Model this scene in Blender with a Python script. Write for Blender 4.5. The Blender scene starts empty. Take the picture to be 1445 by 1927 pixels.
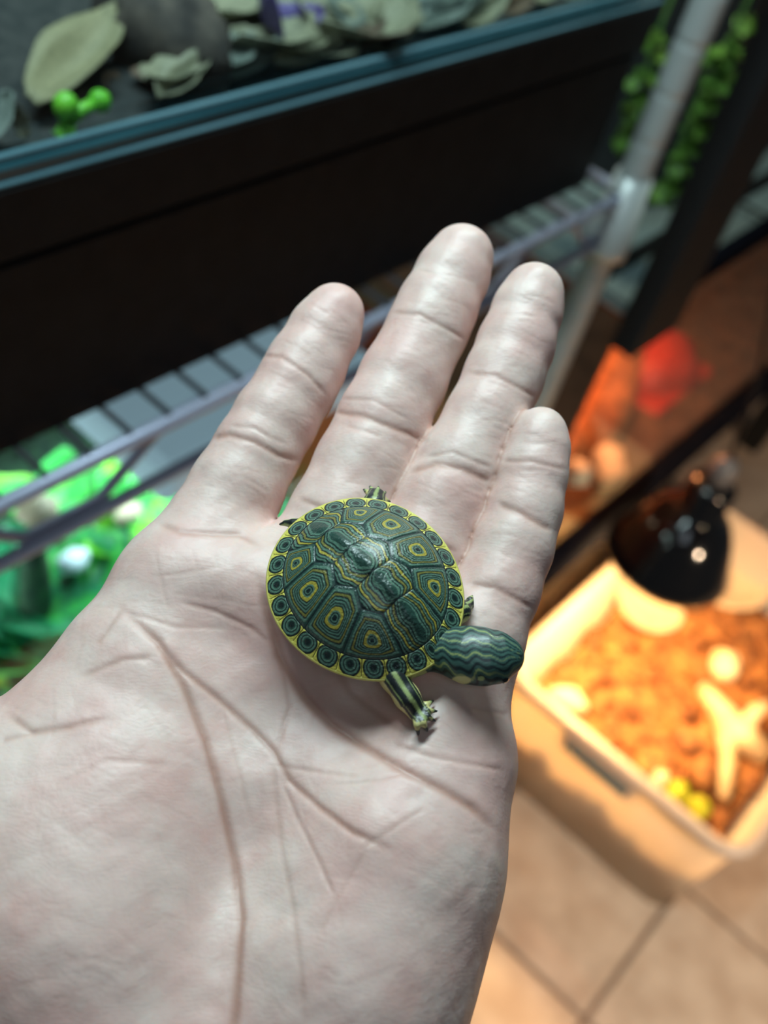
import bpy, math, random
import numpy as np
from mathutils import Matrix, Vector
rnd = random.Random(7)
scn = bpy.context.scene
col = scn.collection

# ------------------------------------------------------------------ camera
FPX, CX, CY, CAMZ = 2000.0, 722.5, 963.5, 1.5
dn = np.array([-629, -1950, 2000.0]); dn /= np.linalg.norm(dn)          # world down, seen by the camera (right, up, forward)
hx = np.array([2050, 1390, 2000.0]); hx -= dn * (hx @ dn); hx /= np.linalg.norm(hx)   # world X (along the shelf)
ny = np.cross(dn, hx)                                                    # world Y (into the shelf)
W2C = np.array([hx, ny, -dn])                                            # rows: world axes in camera terms
cam_data = bpy.data.cameras.new('camera'); cam = bpy.data.objects.new('camera', cam_data); col.objects.link(cam)
cam_data.sensor_fit = 'VERTICAL'; cam_data.sensor_height = 36.0; cam_data.lens = FPX * 36.0 / 1927.0
cam_data.clip_start = 0.01; cam_data.clip_end = 50
R3 = Matrix([[hx[0], hx[1], -hx[2]], [ny[0], ny[1], -ny[2]], [-dn[0], -dn[1], dn[2]]])
cam.matrix_world = Matrix.Translation((0, 0, CAMZ)) @ R3.to_4x4()
cam_data.dof.use_dof = True; cam_data.dof.focus_distance = 0.197; cam_data.dof.aperture_fstop = 12.0
scn.camera = cam
# ------------------------------------------------------------------ light
w = bpy.data.worlds.new('room_air'); scn.world = w; w.use_nodes = True
w.node_tree.nodes['Background'].inputs[0].default_value = (0.60, 0.78, 0.88, 1)
w.node_tree.nodes['Background'].inputs[1].default_value = 0.055
def area_light(name, loc, target, size, size_y, power, color):
    l = bpy.data.lights.new(name, 'AREA'); l.shape = 'RECTANGLE'; l.size = size; l.size_y = size_y
    l.energy = power; l.color = color
    o = bpy.data.objects.new(name, l); col.objects.link(o); o.location = loc
    o.rotation_euler = (Vector(target) - Vector(loc)).to_track_quat('-Z', 'Y').to_euler()
    return o
area_light('terrarium_led_light', (0.30, 0.36, 1.93), (0.28, 0.31, 1.2), 0.60, 0.10, 9.0, (0.74, 0.97, 1.0))
area_light('ceiling_lamp_light', (-0.6, -0.5, 2.55), (0.2, 0.1, 1.2), 0.7, 0.7, 3.2, (0.78, 0.90, 1.0))
scn.view_settings.view_transform = 'Standard'; scn.view_settings.look = 'None'
scn.view_settings.exposure = 0.0; scn.view_settings.gamma = 1.0; scn.view_settings.use_curve_mapping = False

# ------------------------------------------------------------------ helpers
def ray(px, py):
    c = np.array([px - CX, CY - py, FPX]); return W2C @ c
def P(px, py, X=None, Y=None, Z=None):
    r = ray(px, py)
    t = X / r[0] if X is not None else (Y / r[1] if Y is not None else (Z - CAMZ) / r[2])
    return Vector((r * t + np.array([0, 0, CAMZ])).tolist())

def tag(o, label=None, cat=None, group=None, kind=None):
    if label: o['label'] = label
    if cat: o['category'] = cat
    if group: o['group'] = group
    if kind: o['kind'] = kind
    return o
def empty(name, loc=(0, 0, 0), label=None, cat=None, group=None):
    o = bpy.data.objects.new(name, None); o.empty_display_size = 0.02; col.objects.link(o); o.location = loc
    return tag(o, label, cat, group)
def link_mesh(name, me, m=None, parent=None):
    o = bpy.data.objects.new(name, me); col.objects.link(o)
    if m and not me.materials: me.materials.append(m)
    if parent:
        o.parent = parent; o.matrix_parent_inverse = Matrix.Translation(-Vector(parent.location)) if parent.parent is None else parent.matrix_parent_inverse.copy()
        if parent.parent is not None: o.matrix_parent_inverse = Matrix.Identity(4)
    return o
def mesh_np(name, V, Fq, smooth=True):
    V = np.ascontiguousarray(V, dtype=np.float32); Fq = np.ascontiguousarray(Fq, dtype=np.int32)
    k = Fq.shape[1]; me = bpy.data.meshes.new(name)
    me.vertices.add(len(V)); me.vertices.foreach_set('co', V.ravel())
    me.loops.add(Fq.size); me.loops.foreach_set('vertex_index', Fq.ravel())
    me.polygons.add(len(Fq)); me.polygons.foreach_set('loop_start', np.arange(0, Fq.size, k, dtype=np.int32))
    me.polygons.foreach_set('use_smooth', np.full(len(Fq), smooth, dtype=bool))
    me.update(calc_edges=True); me.validate()
    return me
class MB:
    def __init__(s): s.v = []; s.f = []
    def box(s, x0, x1, y0, y1, z0, z1, b=0.0):
        if b <= 0:
            i = len(s.v); s.v += [(x, y, z) for z in (z0, z1) for y in (y0, y1) for x in (x0, x1)]
            for q in ((0, 2, 3, 1), (4, 5, 7, 6), (0, 1, 5, 4), (2, 6, 7, 3), (0, 4, 6, 2), (1, 3, 7, 5)): s.f.append(tuple(i + k for k in q))
            return s
        c = [(x0, x1), (y0, y1), (z0, z1)]; idx = {}
        i = len(s.v)                                            # chamfered box: 24 vertices
        for sx in (0, 1):
            for sy in (0, 1):
                for sz in (0, 1):
                    for ax in range(3):
                        p = []
                        for a, q in enumerate((sx, sy, sz)):
                            v = c[a][q]
                            p.append(v if a == ax else v + (b if q == 0 else -b))
                        idx[(sx, sy, sz, ax)] = len(s.v); s.v.append(tuple(p))
        def g(*k): return idx[k]
        for q in (0, 1):
            fx = [g(q, 0, 0, 0), g(q, 1, 0, 0), g(q, 1, 1, 0), g(q, 0, 1, 0)]; s.f.append(tuple(fx if q else fx[::-1]))
            fy = [g(0, q, 0, 1), g(0, q, 1, 1), g(1, q, 1, 1), g(1, q, 0, 1)]; s.f.append(tuple(fy if q else fy[::-1]))
            fz = [g(0, 0, q, 2), g(1, 0, q, 2), g(1, 1, q, 2), g(0, 1, q, 2)]; s.f.append(tuple(fz if q else fz[::-1]))
        for a in (0, 1):
            for bq in (0, 1):
                s.f.append((g(a, bq, 0, 0), g(a, bq, 1, 0), g(a, bq, 1, 1), g(a, bq, 0, 1)))
                s.f.append((g(a, 0, bq, 0), g(a, 1, bq, 0), g(a, 1, bq, 2), g(a, 0, bq, 2)))
                s.f.append((g(0, a, bq, 1), g(1, a, bq, 1), g(1, a, bq, 2), g(0, a, bq, 2)))
        for k in range(8):
            q = (k & 1, k >> 1 & 1, k >> 2 & 1); s.f.append(tuple(g(*q, ax) for ax in range(3)))
        return s
    def tube(s, pts, r, n=10, cap=True):
        pts = [Vector(p) for p in pts]; rs = r if isinstance(r, (list, tuple)) else [r] * len(pts)
        i0 = len(s.v); ref = None
        for k, p in enumerate(pts):
            t = (pts[min(k + 1, len(pts) - 1)] - pts[max(k - 1, 0)]).normalized()
            if ref is None: ref = t.orthogonal().normalized()
            ref = (ref - t * ref.dot(t)).normalized(); b = t.cross(ref)
            for j in range(n):
                a = 2 * math.pi * j / n; s.v.append(tuple(p + (ref * math.cos(a) + b * math.sin(a)) * rs[k]))
        for k in range(len(pts) - 1):
            for j in range(n):
                a = i0 + k * n + j; b2 = i0 + k * n + (j + 1) % n; s.f.append((a, b2, b2 + n, a + n))
        if cap:
            s.f.append(tuple(range(i0 + n - 1, i0 - 1, -1))); e = i0 + (len(pts) - 1) * n; s.f.append(tuple(range(e, e + n)))
        return s
    def lathe(s, c, prof, n=32, sx=1, sy=1):
        i0 = len(s.v)
        for (r, z) in prof:
            for j in range(n):
                a = 2 * math.pi * j / n; s.v.append((c[0] + r * sx * math.cos(a), c[1] + r * sy * math.sin(a), c[2] + z))
        for k in range(len(prof) - 1):
            for j in range(n):
                a = i0 + k * n + j; b2 = i0 + k * n + (j + 1) % n; s.f.append((a, b2, b2 + n, a + n))
        return s
    def blob(s, c, r, seed=0, amp=0.15, nu=14, nv=9, rot=0.0):
        rr = random.Random(seed); ph = [(rr.uniform(1, 3), rr.uniform(1, 3), rr.uniform(0, 6), rr.uniform(0, 6)) for _ in range(4)]
        i0 = len(s.v); ca, sa = math.cos(rot), math.sin(rot)
        for k in range(nv + 1):
            th = math.pi * k / nv
            for j in range(nu):
                a = 2 * math.pi * j / nu; d = (math.sin(th) * math.cos(a), math.sin(th) * math.sin(a), math.cos(th))
                q = 1 + amp * sum(math.sin(p[0] * 2 * d[0] + p[2]) * math.sin(p[1] * 2 * d[1] + p[3] + d[2]) for p in ph) / 2
                x, y, z = d[0] * r[0] * q, d[1] * r[1] * q, d[2] * r[2] * q
                s.v.append((c[0] + x * ca - y * sa, c[1] + x * sa + y * ca, c[2] + z))
        for k in range(nv):
            for j in range(nu):
                a = i0 + k * nu + j; b2 = i0 + k * nu + (j + 1) % nu; s.f.append((a, a + nu, b2 + nu, b2))
        return s
    def mesh(s, name, smooth=False):
        me = bpy.data.meshes.new(name); me.from_pydata(s.v, [], s.f); me.update()
        import bmesh
        bm = bmesh.new(); bm.from_mesh(me); bmesh.ops.remove_doubles(bm, verts=bm.verts, dist=1e-7)
        bmesh.ops.recalc_face_normals(bm, faces=bm.faces); bm.to_mesh(me); bm.free()
        for p in me.polygons: p.use_smooth = smooth
        return me
    def build(s, name, m, parent=None, smooth=False):
        return link_mesh(name, s.mesh(name, smooth), m, parent)

# ------------------------------------------------------------------ materials
def lin(r, g, b):
    f = lambda c: (c / 255 / 12.92) if c <= 10 else ((c / 255 + 0.055) / 1.055) ** 2.4
    return (f(r), f(g), f(b), 1)
def mat(name, c1, c2=None, scale=40.0, rough=0.5, metal=0.0, bump=0.0, bscale=None, spec=0.5, coat=0.0, coords='Object', **kw):
    m = bpy.data.materials.new(name); m.use_nodes = True; nt = m.node_tree; b = nt.nodes['Principled BSDF']
    b.inputs['Base Color'].default_value = c1; b.inputs['Roughness'].default_value = rough
    b.inputs['Metallic'].default_value = metal; b.inputs['Specular IOR Level'].default_value = spec
    b.inputs['Coat Weight'].default_value = coat
    for k, v in kw.items(): b.inputs[k.replace('_', ' ')].default_value = v
    tc = nt.nodes.new('ShaderNodeTexCoord')
    if c2 is not None:
        n = nt.nodes.new('ShaderNodeTexNoise'); n.inputs['Scale'].default_value = scale; n.inputs['Detail'].default_value = 4
        r = nt.nodes.new('ShaderNodeValToRGB'); r.color_ramp.elements[0].color = c1; r.color_ramp.elements[1].color = c2
        r.color_ramp.elements[0].position = 0.36; r.color_ramp.elements[1].position = 0.64
        nt.links.new(tc.outputs[coords], n.inputs['Vector']); nt.links.new(n.outputs['Fac'], r.inputs['Fac']); nt.links.new(r.outputs['Color'], b.inputs['Base Color'])
    if bump:
        n2 = nt.nodes.new('ShaderNodeTexNoise'); n2.inputs['Scale'].default_value = bscale or scale * 3; n2.inputs['Detail'].default_value = 3
        bp = nt.nodes.new('ShaderNodeBump'); bp.inputs['Strength'].default_value = bump; bp.inputs['Distance'].default_value = 0.002
        nt.links.new(tc.outputs[coords], n2.inputs['Vector']); nt.links.new(n2.outputs['Fac'], bp.inputs['Height']); nt.links.new(bp.outputs['Normal'], b.inputs['Normal'])
    return m
def translucent_mat(name, c, frac, rough=0.4, c2=None, scale=20):
    m = mat(name, c, c2, scale, rough); nt = m.node_tree; b = nt.nodes['Principled BSDF']; out = nt.nodes['Material Output']
    t = nt.nodes.new('ShaderNodeBsdfTranslucent'); t.inputs['Color'].default_value = c
    mx = nt.nodes.new('ShaderNodeMixShader'); mx.inputs[0].default_value = frac
    nt.links.new(b.outputs[0], mx.inputs[1]); nt.links.new(t.outputs[0], mx.inputs[2]); nt.links.new(mx.outputs[0], out.inputs[0])
    return m
def glass_mat(name, tint, gloss=0.05):
    m = bpy.data.materials.new(name); m.use_nodes = True; nt = m.node_tree; nt.nodes.clear()
    out = nt.nodes.new('ShaderNodeOutputMaterial'); t = nt.nodes.new('ShaderNodeBsdfTransparent'); t.inputs[0].default_value = tint
    g = nt.nodes.new('ShaderNodeBsdfGlossy'); g.inputs['Roughness'].default_value = gloss
    lw = nt.nodes.new('ShaderNodeLayerWeight'); lw.inputs[0].default_value = .5
    pw = nt.nodes.new('ShaderNodeMath'); pw.operation = 'POWER'; pw.inputs[1].default_value = 6.5; nt.links.new(lw.outputs['Facing'], pw.inputs[0])
    fr = nt.nodes.new('ShaderNodeMath'); fr.operation = 'MULTIPLY_ADD'; fr.inputs[1].default_value = .6; fr.inputs[2].default_value = .03; nt.links.new(pw.outputs[0], fr.inputs[0])
    mx = nt.nodes.new('ShaderNodeMixShader')
    nt.links.new(fr.outputs[0], mx.inputs[0]); nt.links.new(t.outputs[0], mx.inputs[1]); nt.links.new(g.outputs[0], mx.inputs[2]); nt.links.new(mx.outputs[0], out.inputs[0])
    return m
def glow_mat(name, c, s):
    m = mat(name, c); b = m.node_tree.nodes['Principled BSDF']; b.inputs['Emission Color'].default_value = c; b.inputs['Emission Strength'].default_value = s
    return m
M = {}
M['chrome'] = mat('chrome', (0.50, 0.53, 0.70, 1), rough=0.34, metal=0.25)
M['shaded_wire_metal'] = mat('shaded_wire_metal', (0.16, 0.17, 0.19, 1), rough=0.4, metal=0.8)  # darker copy of the chrome; the wires' silhouette shade is in the colour
M['post_metal'] = mat('post_metal', (0.60, 0.64, 0.63, 1), rough=0.36, metal=0.25)
M['black'] = mat('black_plastic', (0.011, 0.0115, 0.0125, 1), (0.015, 0.0155, 0.0165, 1), 60, 0.6, spec=.1, bump=0.04, bscale=900)
M['matte_black'] = mat('matte_black', (0.006, 0.007, 0.012, 1), (0.008, 0.009, 0.015, 1), 40, 0.8, spec=0.0)
M['black_gloss'] = mat('black_enamel', (0.004, 0.004, 0.005, 1), rough=0.12, coat=0.4)
M['dark_panel'] = mat('dark_panel', (0.006, 0.007, 0.009, 1), rough=0.7)
M['glass'] = glass_mat('clear_glass', (0.93, 0.98, 0.97, 1))
M['glass_edge'] = mat('green_glass_edge', (0.018, 0.065, 0.085, 1), (0.03, 0.10, 0.125, 1), 12, 0.12, coat=0.5)
M['glass_lip'] = mat('pale_glass_lip', (0.10, 0.22, 0.27, 1), (0.16, 0.30, 0.36, 1), 9, 0.15)
M['soil'] = mat('soil', (0.010, 0.014, 0.015, 1), (0.028, 0.030, 0.030, 1), 120, 0.9, bump=0.6, bscale=260)
M['leaf_tan'] = mat('dried_leaf_tan', (0.15, 0.145, 0.08, 1), (0.25, 0.23, 0.13, 1), 45, 0.6, bump=0.2, bscale=200)
M['leaf_pale'] = mat('dried_leaf_pale', (0.10, 0.105, 0.065, 1), (0.34, 0.33, 0.23, 1), 75, 0.55, bump=0.2, bscale=200)
M['leaf_grey'] = mat('dried_leaf_grey', (0.06, 0.08, 0.075, 1), (0.20, 0.24, 0.21, 1), 75, 0.55, bump=0.2, bscale=200)
M['leaf_brown'] = mat('dried_leaf_brown', (0.07, 0.042, 0.028, 1), (0.14, 0.09, 0.055, 1), 60, 0.6, bump=0.2, bscale=200)
M['purple'] = mat('purple_petal', (0.06, 0.04, 0.17, 1), (0.10, 0.07, 0.24, 1), 60, 0.5)
M['bark'] = mat('cork_bark', (0.025, 0.021, 0.02, 1), (0.075, 0.06, 0.05, 1), 70, 0.9, bump=0.7, bscale=130)
M['lime'] = translucent_mat('lime_leaf', (0.16, 0.62, 0.05, 1), 0.25, 0.35, (0.24, 0.72, 0.06, 1), 70)
M['green'] = translucent_mat('green_leaf', (0.035, 0.40, 0.10, 1), 0.25, 0.35, (0.07, 0.55, 0.10, 1), 60)
M['teal_leaf'] = translucent_mat('teal_leaf', (0.02, 0.28, 0.14, 1), 0.25, 0.35, (0.05, 0.40, 0.18, 1), 90)
M['yellow_leaf'] = translucent_mat('yellow_leaf', (0.55, 0.55, 0.03, 1), 0.25, 0.4, (0.35, 0.5, 0.03, 1), 70)
M['vine'] = translucent_mat('vine_leaf', (0.10, 0.24, 0.035, 1), 0.2, 0.35, (0.22, 0.42, 0.07, 1), 50)
M['stem'] = mat('green_stem', (0.06, 0.16, 0.03, 1), (0.10, 0.20, 0.05, 1), 60, 0.6)
M['moss'] = mat('dark_moss', (0.008, 0.03, 0.022, 1), (0.02, 0.07, 0.035, 1), 90, 0.9, bump=0.6)
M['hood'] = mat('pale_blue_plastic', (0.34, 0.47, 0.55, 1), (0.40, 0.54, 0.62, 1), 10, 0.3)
M['tub'] = translucent_mat('milky_plastic', (0.84, 0.75, 0.63, 1), 0.5, 0.35)
M['tub_rim'] = translucent_mat('milky_plastic_rim', (0.66, 0.58, 0.52, 1), 0.25, 0.3)
M['label'] = mat('teal_label', (0.012, 0.13, 0.18, 1), rough=0.4)
M['tile'] = mat('beige_tile', (0.48, 0.37, 0.29, 1), (0.60, 0.49, 0.40, 1), 5, 0.38, bump=0.05, bscale=60, coords='Generated')
M['grout'] = mat('grout', (0.20, 0.145, 0.11, 1), (0.26, 0.19, 0.145, 1), 60, 0.9)
M['wall'] = mat('wall_paint', (0.05, 0.05, 0.055, 1), (0.06, 0.06, 0.065, 1), 6, 0.9)
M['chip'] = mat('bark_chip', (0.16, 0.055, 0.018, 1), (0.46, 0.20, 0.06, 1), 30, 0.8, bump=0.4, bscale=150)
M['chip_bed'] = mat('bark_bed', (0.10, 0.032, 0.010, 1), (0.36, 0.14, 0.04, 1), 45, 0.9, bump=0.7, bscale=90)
M['cream_stone'] = mat('cream_stone', (0.72, 0.58, 0.36, 1), (0.82, 0.70, 0.48, 1), 25, 0.7, bump=0.3, bscale=60)
M['driftwood'] = mat('pale_driftwood', (0.62, 0.46, 0.27, 1), (0.78, 0.62, 0.40, 1), 22, 0.7, bump=0.4, bscale=90)
M['dish'] = mat('cream_dish', (0.72, 0.60, 0.44, 1), rough=0.3)
M['coir'] = mat('coir', (0.20, 0.075, 0.03, 1), (0.42, 0.17, 0.075, 1), 40, 0.95, bump=0.8, bscale=110)
M['coir_dark'] = mat('dark_coir', (0.075, 0.036, 0.020, 1), (0.14, 0.07, 0.04, 1), 30, 0.95, bump=0.5, bscale=110)
M['brown_panel'] = mat('dark_brown_panel', (0.035, 0.016, 0.010, 1), (0.05, 0.024, 0.014, 1), 12, 0.8)
M['red'] = mat('red_plastic', (0.40, 0.035, 0.03, 1), (0.46, 0.05, 0.04, 1), 20, 0.5)
M['tank_stone'] = mat('tank_stone', (0.30, 0.29, 0.20, 1), (0.38, 0.36, 0.26, 1), 25, 0.6)
M['white_stone'] = mat('white_stone', (0.75, 0.66, 0.56, 1), (0.85, 0.78, 0.68, 1), 25, 0.6)
M['lid_screen'] = mat('screen_lid', (0.20, 0.26, 0.27, 1), (0.24, 0.31, 0.32, 1), 8, 0.6)
M['terracotta'] = mat('terracotta', (0.62, 0.14, 0.05, 1), (0.72, 0.20, 0.08, 1), 30, 0.6)
M['ceramic'] = mat('grey_socket', (0.12, 0.12, 0.13, 1), rough=0.4)
M['bulb'] = glow_mat('warm_bulb', (1.0, 0.55, 0.2, 1), 8)
M['red_bulb'] = glow_mat('red_bulb', (1.0, 0.22, 0.07, 1), 6)
M['hood_glow'] = mat('blue_hood_added_glow', (0.34, 0.47, 0.55, 1), rough=.3, Emission_Color=(.45, .72, .85, 1), Emission_Strength=.30)  # faint emission added so the hood's shaded top looks lit
M['led_strip'] = glow_mat('led_strip', (0.8, 0.95, 1.0, 1), 6)

# ------------------------------------------------------------------ the room
TILE, TX, TY = 0.295, 0.828, -0.116
fb = MB().box(-2.2, 4.0, -2.2, 1.6, -0.06, -0.003)
floor = fb.build('floor', M['grout']); tag(floor, 'beige ceramic tile floor with brown grout', 'floor', kind='structure')
tile_me = MB().box(-TILE / 2 + .0045, TILE / 2 - .0045, -TILE / 2 + .0045, TILE / 2 - .0045, -0.01, 0.0, b=0.002).mesh('tile'); tile_me.materials.append(M['tile'])
for i in range(-10, 10):
    for j in range(-7, 5):
        o = bpy.data.objects.new('tile', tile_me); col.objects.link(o); o.parent = floor
        o.location = (TX + (i + .5) * TILE, TY + (j + .5) * TILE, rnd.uniform(-.0006, .0006))
wb = MB().box(-2.2, 4.0, 0.98, 1.06, 0.0, 2.7).build('wall_back', M['wall']); tag(wb, 'dark wall behind the racks', 'wall', kind='structure')

# ------------------------------------------------------------------ wire rack
SH = 1.125; SHY = 0.300; PX = 0.774
rack = empty('wire_shelving_rack', (0.31, 0.52, 0.0), 'chrome wire shelving rack with grooved posts and zigzag shelf edges', 'shelving rack')
def post_mesh():
    prof = [(0.0, 0.0), (0.0127, 0.0)]; z = 0.012
    while z < 1.85:
        prof += [(0.0127, z - .0050), (0.0127, z - .0018), (0.0121, z - .0006), (0.0121, z + .0006), (0.0127, z + .0018), (0.0127, z + .0050)]; z += 0.0385
    prof += [(0.0127, 1.86), (0.0, 1.862)]
    return MB().lathe((0, 0, 0), prof, 24).mesh('post', True)
pm = post_mesh(); pm.materials.append(M['post_metal'])
for (x, y) in ((PX, SHY), (PX, 0.74), (-0.16, SHY), (-0.16, 0.74)):
    o = link_mesh('post', pm, None, rack); o.location = (x, y, 0)
def shelf(z):
    for (x, y) in ((PX, SHY), (PX, 0.74), (-0.16, SHY), (-0.16, 0.74)):
        MB().lathe((x, y, z), [(0.0131, 0.012), (0.0155, 0.012), (0.0200, -0.052), (0.0200, -0.058), (0.0131, -0.058)], 24).build('shelf_collar', M['post_metal'], rack, True)
    for y in (SHY, 0.74):
        MB().tube([(-0.145, y, z - .005), (PX - .014, y, z - .005)], .0044).build('shelf_rail', M['chrome'], rack, True)
        MB().tube([(-0.145, y, z - .046), (PX - .014, y, z - .046)], .0040).build('shelf_rail', M['chrome'], rack, True)
        pts = []; x = -0.14; up = False; s = 1 if y < .5 else -1
        while x < PX - .03:
            a = z - .0075 if up else z - .0425
            pts += [(x, y + .0045 * s, a), (min(x + .045, PX - .02), y + .0045 * s, a)]; x += .088; up = not up
        MB().tube(pts, .0034, 8).build('truss_wire', M['chrome'], rack, True)
    for x in (-0.16, PX):
        MB().tube([(x, SHY + .015, z - .004), (x, 0.725, z - .004)], .0032).build('side_rail', M['chrome'], rack, True)
        MB().tube([(x, SHY + .015, z - .046), (x, 0.725, z - .046)], .0032).build('side_rail', M['chrome'], rack, True)
    wm = MB().tube([(0, SHY, 0), (0, 0.74, 0)], .0018, 8).mesh('shelf_wire', True); wm.materials.append(M['shaded_wire_metal'])
    x = -0.135
    while x < PX - .02:
        o = link_mesh('shelf_wire', wm, None, rack); o.location = (x, 0, z + .0004); x += .0254
shelf(SH); shelf(0.66)

# ------------------------------------------------------------------ upper terrarium
TX0, TX1, TY0, TY1, TZ = -0.18, 0.735, 0.320, 0.69, SH + .0025
ter = empty('glass_terrarium', (0.28, 0.5, TZ), 'glass terrarium with a tall black plastic base on the upper wire shelf', 'terrarium')
MB().box(TX0, TX1, TY0, TY1, TZ, TZ + .105, b=.002).build('base_panel', M['black'], ter)
MB().box(TX0 - .003, TX1 + .003, TY0 - .004, TY0 + .012, TZ + .1085, TZ + .1425, b=.002).build('front_rim', M['black'], ter)
MB().box(TX0 + .004, TX1 - .004, TY0 + .003, TY0 + .010, TZ + .105, TZ + .1085).build('rim_groove', M['dark_panel'], ter)
MB().box(TX0 - .003, TX1 + .003, TY0 - .002, TY0 + .004, TZ + .1425, TZ + .1500, b=.0012).build('door_track', M['glass_edge'], ter)
MB().box(TX0 - .003, TX1 + .003, TY0 - .0035, TY0 - .001, TZ + .142, TZ + .144, b=.0006).build('track_lip', M['glass_lip'], ter)
MB().box(TX0 - .003, TX1 + .003, TY0 + .0005, TY0 + .0035, TZ + .150, TZ + .153, b=.0006).build('track_lip', M['glass_lip'], ter)
MB().box(TX0 + .004, TX1 - .004, TY0 + .005, TY0 + .009, TZ + .150, TZ + .47).build('glass_pane', M['glass'], ter)
MB().box(TX0, TX0 + .004, TY0 + .012, TY1 - .004, TZ + .108, TZ + .47).build('glass_pane', M['glass'], ter)
MB().box(TX1 - .004, TX1, TY0 + .012, TY1 - .004, TZ + .108, TZ + .47).build('glass_pane', M['glass'], ter)
MB().box(TX0, TX1, TY1 - .004, TY1, TZ + .108, TZ + .47).build('back_panel', M['dark_panel'], ter)
for (a, b, c, d) in ((TX0, TX1, TY0 + .001, TY0 + .016), (TX0, TX1, TY1 - .014, TY1), (TX0, TX0 + .014, TY0 + .016, TY1 - .014), (TX1 - .014, TX1, TY0 + .016, TY1 - .014)):
    MB().box(a, b, c, d, TZ + .47, TZ + .492, b=.002).build('top_frame', M['black'], ter)
SOIL = TZ + .138
def ground_patch(name, x0, x1, y0, y1, z, m, amp, seed, n=50, thick=.02):
    r = np.random.RandomState(seed); nx = n; nyy = max(6, int(n * (y1 - y0) / (x1 - x0)))
    X, Yg = np.meshgrid(np.linspace(x0, x1, nx), np.linspace(y0, y1, nyy), indexing='ij')
    Z = z + amp * (np.sin(X * 61 + 1) * np.sin(Yg * 73) * .5 + r.uniform(-.5, .5, X.shape))
    V = np.stack([X, Yg, Z], -1).reshape(-1, 3); ii = np.arange(nx * nyy).reshape(nx, nyy)
    Fq = np.stack([ii[:-1, :-1], ii[1:, :-1], ii[1:, 1:], ii[:-1, 1:]], -1).reshape(-1, 4)
    B = V.copy(); B[:, 2] = z - thick; nv = len(V); F2 = Fq[:, ::-1] + nv
    ring = list(ii[:, 0]) + list(ii[-1, 1:]) + list(ii[-2::-1, -1]) + list(ii[0, -2:0:-1])
    S = np.array([[ring[k], ring[k] + nv, ring[(k + 1) % len(ring)] + nv, ring[(k + 1) % len(ring)]] for k in range(len(ring))])
    me = mesh_np(name, np.vstack([V, B]), np.vstack([Fq, F2, S])); return link_mesh(name, me, m)
o = ground_patch('terrarium_soil', TX0 + .006, TX1 - .006, TY0 + .014, TY1 - .006, SOIL, M['soil'], .006, 3, 90, .030)
tag(o, 'dark brown soil bed inside the upper terrarium', 'soil', kind='stuff')

def leaf_mesh(name, wid=0.5, curl=0.25, cup=0.15, nl=12, nw=6, thick=0.012, seed=0, lobes=0.0):
    rr = random.Random(seed); ph = rr.uniform(0, 6); V = []
    for side in (0, 1):
        for i in range(nl + 1):
            s = i / nl; hw = wid * .5 * (math.sin(math.pi * min(1, s * .96 + .02) ** .8) ** .8) * (1 + lobes * math.sin(s * 19 + ph)) + .008
            for j in range(nw + 1):
                q = j / nw * 2 - 1
                z = curl * (s - .5) ** 2 * 2 + cup * q * q * hw * 2 + .02 * math.sin(s * 9 + q * 3 + ph) - (0.02 if abs(q) < .01 else 0)
                V.append((s, q * hw, z - side * thick))
    n1 = (nl + 1) * (nw + 1); Fq = []
    ix = lambda sd, i, j: sd * n1 + i * (nw + 1) + j
    for i in range(nl):
        for j in range(nw):
            Fq.append((ix(0, i, j), ix(0, i + 1, j), ix(0, i + 1, j + 1), ix(0, i, j + 1)))
            Fq.append((ix(1, i, j), ix(1, i, j + 1), ix(1, i + 1, j + 1), ix(1, i + 1, j)))
        for j in (0, nw):
            q = (ix(0, i, j), ix(1, i, j), ix(1, i + 1, j), ix(0, i + 1, j)); Fq.append(q if j == 0 else q[::-1])
    for i in (0, nl):
        for j in range(nw):
            q = (ix(0, i, j), ix(0, i, j + 1), ix(1, i, j + 1), ix(1, i, j)); Fq.append(q if i == 0 else q[::-1])
    return mesh_np(name, np.array(V), np.array(Fq))
def place_leaf(name, me, base, tip, normal=(0, 0, 1), parent=None, sw=1.0):
    base, tip = Vector(base), Vector(tip); x = (tip - base); L = x.length; x.normalize()
    z = Vector(normal); z = (z - x * z.dot(x)).normalized(); y = z.cross(x)
    o = bpy.data.objects.new(name, me); col.objects.link(o)
    mw = Matrix.Translation(base) @ Matrix((x, y, z)).transposed().to_4x4() @ Matrix.Diagonal((L, L * sw, L, 1))
    if parent: o.parent = parent; mw = Matrix.Translation(-Vector(parent.location)) @ mw
    o.matrix_local = mw
    return o
LM = {}
for k, (m_, sd, wd, cl, lb) in {'tan': ('leaf_tan', 1, .42, .10, .03), 'pale': ('leaf_pale', 2, .62, .30, .10), 'grey': ('leaf_grey', 3, .55, .25, .06), 'brown': ('leaf_brown', 4, .5, .35, .08), 'purple': ('purple', 5, .42, .8, .05)}.items():
    LM[k] = leaf_mesh('leaf_' + k, wd, cl, .25, seed=sd, lobes=lb); LM[k].materials.append(M[m_])
S = SOIL + .004
view = Vector((-.5, -.35, .78))
def std_leaf(kind, b, t, Yt, label, group=None, zb=S, tilt=view, sw=1.0, stand=True):
    B = P(*b, Z=zb); T = P(*t, Y=B.y + Yt) if stand else P(*t, Z=zb + Yt)
    if not stand: B.y = max(B.y, .349); T.y = max(T.y, .349)
    return tag(place_leaf('dried_leaf', LM[kind], B, T, tilt, sw=sw), label, 'leaf', group)
std_leaf('tan', (62, 205), (232, 22), .035, 'large tan dried leaf standing upright behind the terrarium glass', sw=.75)
std_leaf('brown', (178, 160), (262, 205), .0, 'small dark curled leaf right of the bright green succulent')
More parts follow.
